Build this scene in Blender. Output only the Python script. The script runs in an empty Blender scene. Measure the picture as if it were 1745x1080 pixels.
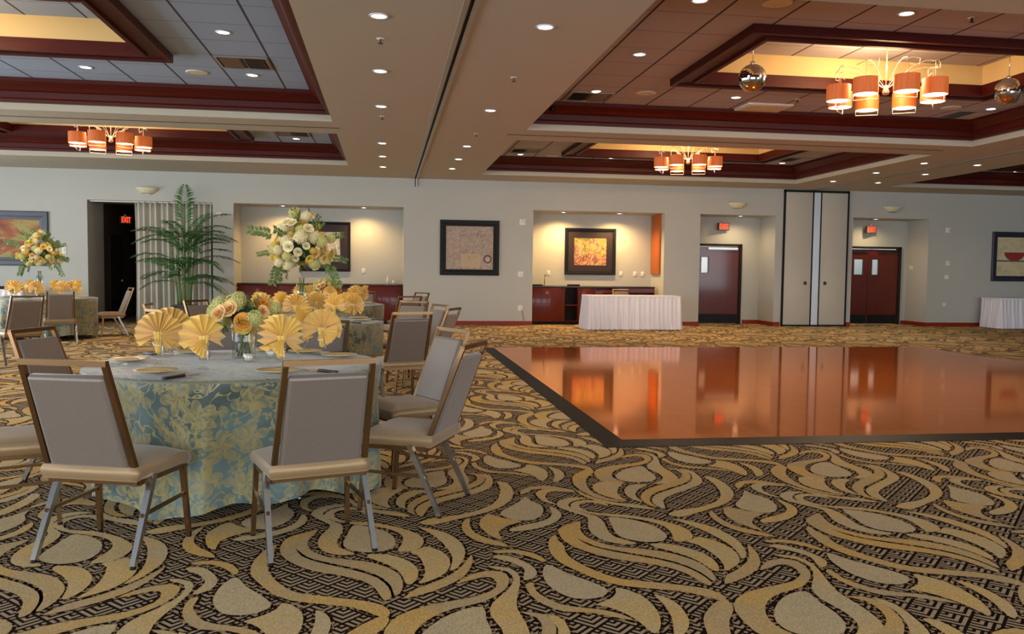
DL=260; DR=200; WS=1.0; EXPO=0.0
import bpy, math, random
from mathutils import Vector, Matrix
C = bpy.context.scene.collection
PI = math.pi
random.seed(7)
# ------------------------------------------------------------------ helpers
class MB:
    def __init__(s): s.v=[]; s.f=[]; s.m=[]; s.sm=[]; s.uv={}; s.M=None
    def add(s, vs, fs, mi=0, sm=False, uvs=None):
        o=len(s.v)
        if s.M is not None: vs=[tuple(s.M@Vector(p)) for p in vs]
        s.v+= [tuple(p) for p in vs]
        for i,f in enumerate(fs):
            if uvs: s.uv[len(s.f)]=[uvs[k] for k in f]
            s.f.append([o+k for k in f]); s.m.append(mi); s.sm.append(sm)
    def box(s,x0,y0,z0,x1,y1,z1,mi=0):
        s.add([(x0,y0,z0),(x1,y0,z0),(x1,y1,z0),(x0,y1,z0),(x0,y0,z1),(x1,y0,z1),(x1,y1,z1),(x0,y1,z1)],
              [(3,2,1,0),(4,5,6,7),(0,1,5,4),(1,2,6,5),(2,3,7,6),(3,0,4,7)],mi)
    def bbox(s,x0,y0,z0,x1,y1,z1,b=.01,mi=0,n=2,sm=True):
        # rounded box: superellipse-like corners in plan, rounded top and bottom rims
        xc,yc=(x0+x1)/2,(y0+y1)/2; hx,hy=(x1-x0)/2,(y1-y0)/2
        def loop(ins,z):
            r=max(b-ins,1e-4) if ins<b else 1e-4
            pts=[]
            for q,(sx,sy) in enumerate(((1,1),(-1,1),(-1,-1),(1,-1))):
                for k in range(n+1):
                    a=q*PI/2+k/n*PI/2
                    pts.append((xc+sx*(hx-b)+(b-ins)*math.cos(a),yc+sy*(hy-b)+(b-ins)*math.sin(a),z))
            return pts
        L=[]
        for k in range(n+1):
            a=PI/2*(1-k/n); L.append(loop(b*(1-math.cos(a)),z0+b*(1-math.sin(a))))
        for k in range(n+1):
            a=PI/2*k/n; L.append(loop(b*(1-math.cos(a)),z1-b*(1-math.sin(a))))
        N=len(L[0]); vs=[p for l in L for p in l]; fs=[]
        for i in range(len(L)-1):
            for j in range(N):
                fs.append((i*N+j,i*N+(j+1)%N,(i+1)*N+(j+1)%N,(i+1)*N+j))
        s.add(vs,fs,mi,sm); s.add(L[0],[tuple(range(N))[::-1]],mi); s.add(L[-1],[tuple(range(N))],mi)
    def bar(s,a,b,w,h=None,mi=0,n=4,up=(0,0,1),sm=False,w2=None):
        a=Vector(a);b=Vector(b);h=h or w; d=(b-a).normalized(); u=Vector(up)
        if abs(d.dot(u))>.95: u=Vector((0,1,0))
        x=d.cross(u).normalized(); y=x.cross(d); vs=[]
        for p,k in ((a,1),(b,(w2/w) if w2 else 1)):
            for i in range(n):
                t=2*PI*(i+.5)/n; c=math.sqrt(2) if n==4 else 1
                vs.append(p+x*(w/2*k*c*math.cos(t))+y*(h/2*k*c*math.sin(t)))
        fs=[(i,(i+1)%n,n+(i+1)%n,n+i) for i in range(n)]
        s.add(vs,fs,mi,sm); s.add(vs,[tuple(range(n))[::-1],tuple(range(n,2*n))],mi)
    def tube(s,pts,r,n=6,mi=0,closed=False,sm=True,rr=None):
        pts=[Vector(p) for p in pts];N=len(pts); vs=[]; px=None
        for i,p in enumerate(pts):
            if closed: d=(pts[(i+1)%N]-pts[i-1])
            else: d=pts[min(i+1,N-1)]-pts[max(i-1,0)]
            d.normalize()
            if px is None:
                u=Vector((0,0,1)) if abs(d.z)<.9 else Vector((1,0,0)); px=d.cross(u).normalized()
            px=(px-d*px.dot(d)).normalized(); py=d.cross(px)
            R=rr[i] if rr else r
            for k in range(n): vs.append(p+px*R*math.cos(2*PI*k/n)+py*R*math.sin(2*PI*k/n))
        fs=[]
        for i in range(N if closed else N-1):
            for k in range(n):
                fs.append((i*n+k,i*n+(k+1)%n,((i+1)%N)*n+(k+1)%n,((i+1)%N)*n+k))
        if not closed: fs+= [tuple(range(n))[::-1],tuple(range((N-1)*n,N*n))]
        s.add(vs,fs,mi,sm)
    def lathe(s,prof,n=24,c=(0,0,0),mi=0,sm=True,cap=False,rf=None):
        vs=[]
        for r,z in prof:
            for k in range(n):
                a=2*PI*k/n; q=r*(rf(a,z) if rf else 1); vs.append((c[0]+q*math.cos(a),c[1]+q*math.sin(a),c[2]+z))
        fs=[]
        for i in range(len(prof)-1):
            for k in range(n): fs.append((i*n+k,i*n+(k+1)%n,(i+1)*n+(k+1)%n,(i+1)*n+k))
        s.add(vs,fs,mi,sm)
        if cap:
            s.add(vs[:n],[tuple(range(n))[::-1]],mi); s.add(vs[-n:],[tuple(range(n))],mi)
    def poly(s,pts,mi=0): s.add(pts,[tuple(range(len(pts)))],mi)
    def ring(s,x0,x1,y0,y1,prof,mi=0,closed=False):
        vs=[]
        for d,z in prof:
            vs+= [(x0+d,y0+d,z),(x1-d,y0+d,z),(x1-d,y1-d,z),(x0+d,y1-d,z)]
        fs=[];N=len(prof)
        for i in range(N if closed else N-1):
            for k in range(4): fs.append((i*4+k,i*4+(k+1)%4,((i+1)%N)*4+(k+1)%4,((i+1)%N)*4+k))
        s.add(vs,fs,mi)
    def grid(s,fn,nu,nv,mi=0,sm=True,uv=None,cu=False):
        vs=[];uvs=[]
        for j in range(nv+1):
            for i in range(nu+1):
                vs.append(fn(i/nu,j/nv)); uvs.append(uv(i/nu,j/nv) if uv else (i/nu,j/nv))
        s.add(vs,[(j*(nu+1)+i,j*(nu+1)+i+1,(j+1)*(nu+1)+i+1,(j+1)*(nu+1)+i) for j in range(nv) for i in range(nu)],mi,sm,uvs)
    def build(s,name,mats,parent=None,loc=None,rz=0,solid=0):
        me=bpy.data.meshes.new(name); me.from_pydata(s.v,[],s.f)
        if not isinstance(mats,(list,tuple)): mats=[mats]
        for m in mats: me.materials.append(m)
        me.polygons.foreach_set('material_index',s.m); me.polygons.foreach_set('use_smooth',s.sm)
        if s.uv:
            l=me.uv_layers.new(name='UVMap')
            for fi,u in s.uv.items():
                p=me.polygons[fi]
                for k,li in enumerate(p.loop_indices): l.data[li].uv=u[k]
        me.update()
        o=bpy.data.objects.new(name,me); C.objects.link(o)
        if parent: o.parent=parent
        if loc: o.location=loc
        o.rotation_euler=(0,0,rz)
        if solid:
            md=o.modifiers.new('solid','SOLIDIFY'); md.thickness=solid; md.offset=0
        return o
def tag(o,label=None,cat=None,group=None,kind=None):
    if label: o['label']=label
    if cat: o['category']=cat
    if group: o['group']=group
    if kind: o['kind']=kind
    return o
def thing(name,label,cat,loc=(0,0,0),rz=0,group=None):
    o=bpy.data.objects.new(name,None); C.objects.link(o); o.location=loc; o.rotation_euler=(0,0,rz); o.empty_display_size=.1
    return tag(o,label,cat,group)
def dup(root,loc,rz,label=None,group=None):
    r=root.copy(); C.objects.link(r); r.location=loc; r.rotation_euler=(0,0,rz)
    if label: r['label']=label
    if group: r['group']=group
    for ch in list(root.children):
        c=ch.copy(); C.objects.link(c); c.parent=r
        for g in ch.children:
            d=g.copy(); C.objects.link(d); d.parent=c
    return r
# ------------------------------------------------------------------ materials
def srgb(r,g,b):
    return tuple(((c/255)/12.92 if c/255<=.04045 else ((c/255+.055)/1.055)**2.4) for c in (r,g,b))+(1,)
class NT:
    def __init__(s,name):
        s.m=bpy.data.materials.new(name); s.m.use_nodes=True; s.n=s.m.node_tree.nodes; s.l=s.m.node_tree.links
        s.b=s.n['Principled BSDF']
    def N(s,t,**k):
        n=s.n.new('ShaderNode'+t)
        for a,v in k.items(): setattr(n,a,v)
        return n
    def L(s,a,b): s.l.new(a,b)
    def math(s,op,a,b=None,c=None,clamp=False):
        n=s.N('Math',operation=op); n.use_clamp=clamp
        for i,x in enumerate((a,b,c)):
            if x is None: continue
            if isinstance(x,(int,float)): n.inputs[i].default_value=x
            else: s.L(x,n.inputs[i])
        return n.outputs[0]
    def mix(s,f,a,b):
        n=s.N('Mix',data_type='RGBA')
        for sock,x in ((n.inputs[0],f),(n.inputs[6],a),(n.inputs[7],b)):
            if isinstance(x,(int,float,tuple)): sock.default_value=x
            else: s.L(x,sock)
        return n.outputs[2]
    def coord(s,scale=(1,1,1),rot=(0,0,0),kind='Object'):
        t=s.N('TexCoord'); m=s.N('Mapping'); m.inputs['Scale'].default_value=scale; m.inputs['Rotation'].default_value=rot
        s.L(t.outputs[kind],m.inputs[0]); return m.outputs[0]
    def noise(s,vec,scale,detail=3,rough=.5,dist=0):
        n=s.N('TexNoise'); n.inputs['Scale'].default_value=scale; n.inputs['Detail'].default_value=detail
        n.inputs['Roughness'].default_value=rough; n.inputs['Distortion'].default_value=dist
        s.L(vec,n.inputs['Vector']); return n.outputs['Fac']
    def ramp(s,f,*st,interp='LINEAR'):
        n=s.N('ValToRGB'); e=n.color_ramp.elements; n.color_ramp.interpolation=interp
        while len(e)<len(st): e.new(.5)
        for x,(p,c) in zip(e,st): x.position=p; x.color=c
        s.L(f,n.inputs[0]); return n.outputs[0]
    def bump(s,h,strength=.3,dist=.01):
        n=s.N('Bump'); n.inputs['Strength'].default_value=strength; n.inputs['Distance'].default_value=dist
        s.L(h,n.inputs['Height']); s.L(n.outputs[0],s.b.inputs['Normal'])
    def set(s,**k):
        for a,v in k.items():
            i=s.b.inputs[a.replace('_',' ')]
            if isinstance(v,(int,float,tuple)): i.default_value=v
            else: s.L(v,i)
        return s.m
def simple(name,col,rough=.5,metal=0,var=.06,scale=8,bump=0,**k):
    t=NT(name); v=t.coord(); f=t.noise(v,scale,3)
    d=tuple(c*(1-var) for c in col[:3])+(1,); l=tuple(min(1,c*(1+var)) for c in col[:3])+(1,)
    t.set(Base_Color=t.mix(f,d,l),Roughness=rough,Metallic=metal,**k)
    if bump: t.bump(t.noise(v,scale*12,2),bump,.004)
    return t.m
def wood(name,dark,light,axis=0,rough=.3,scale=1.0,coat=0):
    t=NT(name); sc=[14*scale]*3; sc[axis]=1.1*scale
    v=t.coord(tuple(sc)); f=t.noise(v,1.6,5,.6,1.2)
    v2=t.coord(tuple(6*x for x in sc)); g=t.noise(v2,2,2)
    c=t.mix(t.math('MULTIPLY_ADD',g,.25,t.math('MULTIPLY',f,.85),clamp=True),dark,light)
    t.set(Base_Color=c,Roughness=rough,Specular_IOR_Level=.22); t.b.inputs['Coat Weight'].default_value=coat; t.b.inputs['Coat Roughness'].default_value=.08
    return t.m
def emis(name,col,st):
    t=NT(name); t.set(Base_Color=(0,0,0,1),Emission_Color=col,Emission_Strength=st); return t.m
def thin_glass(name,tint=(1,1,1,1),refl=1.0):
    t=NT(name); tr=t.N('BsdfTransparent'); tr.inputs[0].default_value=tint
    g=t.N('BsdfGlossy'); g.inputs['Roughness'].default_value=.02
    lw=t.N('LayerWeight'); lw.inputs[0].default_value=.5
    mx=t.N('MixShader'); f=t.math('MULTIPLY_ADD',t.math('POWER',lw.outputs['Facing'],2.5),.55*refl,.05,clamp=True)
    t.L(f,mx.inputs[0]); t.L(tr.outputs[0],mx.inputs[1]); t.L(g.outputs[0],mx.inputs[2])
    t.L(mx.outputs[0],t.n['Material Output'].inputs[0]); return t.m
M={}
M['wall']=simple('wall_paint',srgb(180,179,170),.75,0,.03,1.2,.05)
M['paint']=simple('soffit_paint',srgb(180,172,154),.8,0,.025,.8,.03)
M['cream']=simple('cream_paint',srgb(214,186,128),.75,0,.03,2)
def tile_mat(name,off,col):
    t=NT(name); v=t.coord(); mp=t.N('Mapping'); mp.inputs['Location'].default_value=(-off[0],-off[1],0); t.L(v,mp.inputs[0])
    sx=t.N('SeparateXYZ'); t.L(mp.outputs[0],sx.inputs[0]); T=.71
    def seam(o,w):
        f=t.math('FRACT',t.math('ADD',t.math('DIVIDE',o,T),100)); d=t.math('ABSOLUTE',t.math('SUBTRACT',f,.5)); return t.math('GREATER_THAN',d,.5-w/T/2)
    a=seam(sx.outputs[0],.028); b=seam(sx.outputs[1],.014); s_=t.math('MAXIMUM',a,t.math('MULTIPLY',b,.7))
    n=t.noise(v,55,3,.7); base=t.mix(t.math('MULTIPLY',n,.8),tuple(c*.8 for c in col[:3])+(1,),tuple(c*1.15 for c in col[:3])+(1,))
    t.set(Base_Color=t.mix(s_,base,srgb(62,54,52)),Roughness=.85); t.bump(n,.4,.004); return t.m
M['tileL']=tile_mat('ceiling_tile_daylight_tint',(-1.5,11.27),srgb(156,172,196))  # cool cast of daylight on the left tiles is put into their colour
M['tileR']=tile_mat('ceiling_tile',(2.72,12.05),srgb(178,176,182))
M['mahog']=wood('mahogany_trim',srgb(38,6,5),srgb(88,22,12),0,.45,.6,0)
M['mahogY']=wood('mahogany_trim_y',srgb(38,6,5),srgb(88,22,12),1,.45,.6,0)
M['cab']=wood('cabinet_veneer',srgb(66,16,10),srgb(112,34,20),2,.35,1,.2)
M['orangewood']=wood('cherry_panel',srgb(150,74,24),srgb(186,100,36),2,.4,1)
M['doorwood']=wood('door_veneer',srgb(70,24,16),srgb(104,40,28),2,.28,1,.4)
M['base']=wood('baseboard_wood',srgb(112,30,14),srgb(150,50,24),0,.4,1)
M['black']=simple('black_lacquer',srgb(13,11,11),.5,Specular_IOR_Level=.25)
M['dark']=simple('dark_recess',srgb(22,14,12),.8)
M['panel']=simple('partition_fabric',srgb(188,182,168),.8,0,.03,3)
M['silver']=simple('silver_strip',srgb(225,232,240),.3,.6,.03)
M['track']=simple('track_metal',srgb(170,165,155),.4,.6)
M['white']=simple('white_plastic',srgb(225,222,212),.5)
M['brass']=simple('brass_knob',srgb(90,75,60),.3,.9)
M['frameB']=simple('bronze_tube',srgb(132,102,70),.25,.9,.1,3)
M['leg']=simple('chrome_tube',srgb(170,168,166),.2,.95,.05,3)
def fabric(name,col,mt=.25,rough=.42):
    t=NT(name); v=t.coord((260,260,22)); n=t.noise(v,1,2,.6); w=t.noise(t.coord((40,40,40)),3,2)
    t.set(Base_Color=t.mix(t.math('MULTIPLY_ADD',w,.4,t.math('MULTIPLY',n,.6)),tuple(c*.72 for c in col[:3])+(1,),tuple(c*1.2 for c in col[:3])+(1,)),Roughness=rough,Metallic=mt,Sheen_Weight=.3)
    t.bump(n,.25,.002); return t.m
M['seat']=fabric('champagne_vinyl',srgb(152,124,86),.3,.42); M['pad']=fabric('champagne_pad',srgb(124,111,101),.3,.42)
# carpet
t=NT('carpet_ground'); v=t.coord(rot=(0,0,-PI/4)); sx=t.N('SeparateXYZ'); t.L(v,sx.inputs[0]); S=.115
a=t.math('FRACT',t.math('ADD',t.math('DIVIDE',sx.outputs[0],S),400)); b=t.math('FRACT',t.math('ADD',t.math('DIVIDE',sx.outputs[1],S),400))
mn=t.math('MINIMUM',a,b); st=t.math('GREATER_THAN',t.math('FRACT',t.math('MULTIPLY',mn,4)),.47)
wn=t.noise(t.coord(),230,2,.6); wb=t.noise(t.coord(),.9,2)
t.set(Base_Color=t.mix(st,srgb(32,18,14),t.mix(wn,srgb(138,118,92),srgb(200,176,142))),Roughness=1.0,Specular_IOR_Level=.05); t.bump(wn,.6,.004); M['carpet']=t.m
def carp(name,a_,b_,c_):
    t=NT(name); n=t.noise(t.coord(),1.7,3,.6); w=t.noise(t.coord(),170,3,.8)
    f=t.ramp(n,(.40,(0,0,0,1)),(.60,(1,1,1,1))); col=t.mix(f,a_,b_)
    t.set(Base_Color=t.mix(t.ramp(w,(.38,(0,0,0,1)),(.68,(.9,.9,.9,1))),col,c_),Roughness=1.0,Specular_IOR_Level=.05); t.bump(w,.6,.004); return t.m
t=NT('carpet_outline'); n=t.noise(t.coord(),42,1,.5); t.set(Base_Color=t.mix(t.math('GREATER_THAN',n,.56),srgb(34,18,14),srgb(170,140,100)),Roughness=1.0,Specular_IOR_Level=.05); M['c_out']=t.m
M['c0']=carp('carpet_beige',srgb(216,194,156),srgb(224,198,152),srgb(146,124,92))
M['c1']=carp('carpet_tan',srgb(218,196,154),srgb(234,194,124),srgb(150,124,84))
M['c2']=carp('carpet_gold',srgb(232,188,112),srgb(206,182,140),srgb(152,118,72))
# dance floor
t=NT('dance_floor_veneer'); v=t.coord(); n=t.noise(t.coord((.8,9,1),(0,0,.5)),2.2,5,.6,.8); g=t.noise(v,.7,2)
sx=t.N('SeparateXYZ'); t.L(v,sx.inputs[0])
def sm(o,T,w,off):
    f=t.math('FRACT',t.math('ADD',t.math('DIVIDE',t.math('SUBTRACT',o,off),T),100)); return t.math('GREATER_THAN',t.math('ABSOLUTE',t.math('SUBTRACT',f,.5)),.5-w/T/2)
s1=sm(sx.outputs[0],1.4,.014,0); s2=sm(sx.outputs[1],1.4,.022,0); ss=t.math('MAXIMUM',s1,s2)
pl=t.math('FRACT',t.math('MULTIPLY',t.math('SINE',t.math('ADD',t.math('MULTIPLY',t.math('FLOOR',t.math('DIVIDE',sx.outputs[0],.1)),12.9),t.math('MULTIPLY',t.math('FLOOR',t.math('DIVIDE',sx.outputs[1],1.4)),78.2))),43.7))
bc=t.mix(t.math('MULTIPLY_ADD',pl,.25,t.math('MULTIPLY',n,.8),clamp=True),srgb(206,96,36),srgb(246,150,66))
t.set(Base_Color=t.mix(ss,bc,srgb(240,190,120)),Roughness=.07,Metallic=.58,Specular_IOR_Level=.15,Specular_Tint=(1,.62,.34,1)); M['dance']=t.m
# damask tablecloth
def damask(name,ground,gold,teal,sc=4.5):
    t=NT(name); tc=t.N('TexCoord'); mp=t.N('Mapping'); mp.inputs['Scale'].default_value=(sc,sc,sc); t.L(tc.outputs['UV'],mp.inputs[0]); uv=mp.outputs[0]
    def flower(scale,k,r0,r1,seed):
        m2=t.N('Mapping'); m2.inputs['Scale'].default_value=(scale,scale,1); m2.inputs['Location'].default_value=(seed,seed*1.7,0); t.L(uv,m2.inputs[0])
        vo=t.N('TexVoronoi',voronoi_dimensions='2D'); vo.inputs['Scale'].default_value=1; vo.inputs['Randomness'].default_value=.75; t.L(m2.outputs[0],vo.inputs['Vector'])
        sb=t.N('VectorMath',operation='SUBTRACT'); t.L(m2.outputs[0],sb.inputs[0]); t.L(vo.outputs['Position'],sb.inputs[1])
        s_=t.N('SeparateXYZ'); t.L(sb.outputs[0],s_.inputs[0]); sc_=t.N('SeparateColor'); t.L(vo.outputs['Color'],sc_.inputs[0])
        a=t.math('ADD',t.math('ARCTAN2',s_.outputs[1],s_.outputs[0]),t.math('MULTIPLY',sc_.outputs[0],6.28))
        r=t.math('MULTIPLY_ADD',t.math('ABSOLUTE',t.math('COSINE',t.math('MULTIPLY',a,k))),r1,r0)
        d=t.math('SUBTRACT',r,vo.outputs['Distance'])
        veins=t.math('MULTIPLY_ADD',t.math('SINE',t.math('MULTIPLY_ADD',vo.outputs['Distance'],16,t.math('MULTIPLY',a,k*2))),.28,.66,clamp=True)
        return t.math('MULTIPLY',t.math('GREATER_THAN',d,0),veins)
    f1=flower(.95,2.5,.17,.25,0); f2=flower(1.7,1.0,.04,.42,3.3); f3=flower(2.9,1.5,.06,.32,7.1)
    n=t.noise(uv,1.1,2,.5,1.6); vine=t.math('LESS_THAN',t.math('ABSOLUTE',t.math('SUBTRACT',n,.5)),.014)
    cl=t.math('GREATER_THAN',t.noise(uv,.55,1),.44)
    fl=t.math('MAXIMUM',t.math('MAXIMUM',f1,t.math('MULTIPLY',f2,.8)),t.math('MAXIMUM',vine,t.math('MULTIPLY',f3,cl)))
    w=t.noise(uv,60,2,.7); gr=t.mix(t.ramp(t.noise(uv,.5,2),(.4,(0,0,0,1)),(.6,(1,1,1,1))),ground,teal)
    col=t.mix(fl,gr,gold); col=t.mix(t.math('MULTIPLY',w,.2),col,srgb(120,124,104))
    t.set(Base_Color=col,Roughness=t.math('MULTIPLY_ADD',fl,-.12,.52),Specular_IOR_Level=.5,Sheen_Weight=.35); t.bump(fl,.15,.002); return t.m
M['damask']=damask('damask_cloth',srgb(48,68,66),srgb(158,142,86),srgb(92,118,120))
M['napkin']=simple('gold_napkin',srgb(242,200,98),.55,0,.08,20,.1,Sheen_Weight=.4)
M['glass']=thin_glass('clear_glass'); M['glassT']=thin_glass('vase_glass',(.93,.96,.95,1),1)
M['plate']=simple('plate_china',srgb(222,202,160),.25,0,.03,4); M['plate_in']=simple('butter_square',srgb(232,190,96),.5)
M['steel']=simple('cutlery_steel',srgb(200,198,190),.15,1,.05); M['knifeh']=simple('dark_handle',srgb(40,30,28),.35)
M['wcloth']=simple('white_cloth',srgb(226,222,228),.75,0,.03,6,.1)
M['peach']=simple('peach_petal',srgb(238,190,124),.6,0,.1,30); M['creamp']=simple('cream_petal',srgb(240,226,178),.6,0,.08,30)
M['yellow']=simple('yellow_petal',srgb(226,196,84),.6,0,.12,30); M['lime']=simple('hydrangea_green',srgb(214,208,130),.7,0,.15,30)
M['orangep']=simple('orange_petal',srgb(236,158,60),.6,0,.1,30)
M['leaf']=simple('leaf_green',srgb(96,116,52),.5,0,.3,12); M['leafd']=simple('palm_leaf',srgb(56,106,48),.42,0,.3,6)
M['cane']=simple('palm_cane',srgb(96,124,60),.5,0,.25,10); M['pot']=simple('slate_pot',srgb(70,66,74),.5,0,.08,5)
M['soil']=simple('soil',srgb(44,32,24),1,0,.3,30)
M['curtain']=simple('sheer_curtain',srgb(190,186,172),.8,0,.05,2)
M['crystal']=simple('mirror_mosaic',srgb(225,230,235),.08,.9,.3,60)
M['candle']=simple('candle_wax',srgb(240,232,210),.5)
M['alab']=simple('alabaster',srgb(214,206,172),.5,0,.1,8)
M['bulb']=emis('lamp_glow',(1,.93,.82,1),14); M['diff']=emis('shade_diffuser',(1,.80,.50,1),5)
M['redlet']=emis('exit_letters',(1,.05,.02,1),2.2)
t=NT('veneer_shade'); n=t.noise(t.coord((30,30,1.5)),1.5,4,.6); c=t.mix(n,srgb(150,66,20),srgb(206,108,44))
t.set(Base_Color=c,Roughness=.5,Emission_Color=c,Emission_Strength=.55); M['shade']=t.m
M['wire']=simple('brushed_nickel_wire',srgb(240,225,195),.3,.7)
M['mirror']=simple('mirror_facets',srgb(225,228,232),.06,1,.15,25)
M['vent']=simple('vent_dark',srgb(58,56,54),.6); M['ventw']=simple('vent_blade',srgb(160,150,140),.5,.3)
M['win_bright']=thin_glass('door_glass',(.95,.97,1,1),1)
M['beyond']=emis('lit_room_beyond',(.85,.92,1,1),1.1)
M['beyond2']=emis('dim_corridor_beyond',(.9,.72,.5,1),.35)
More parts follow.
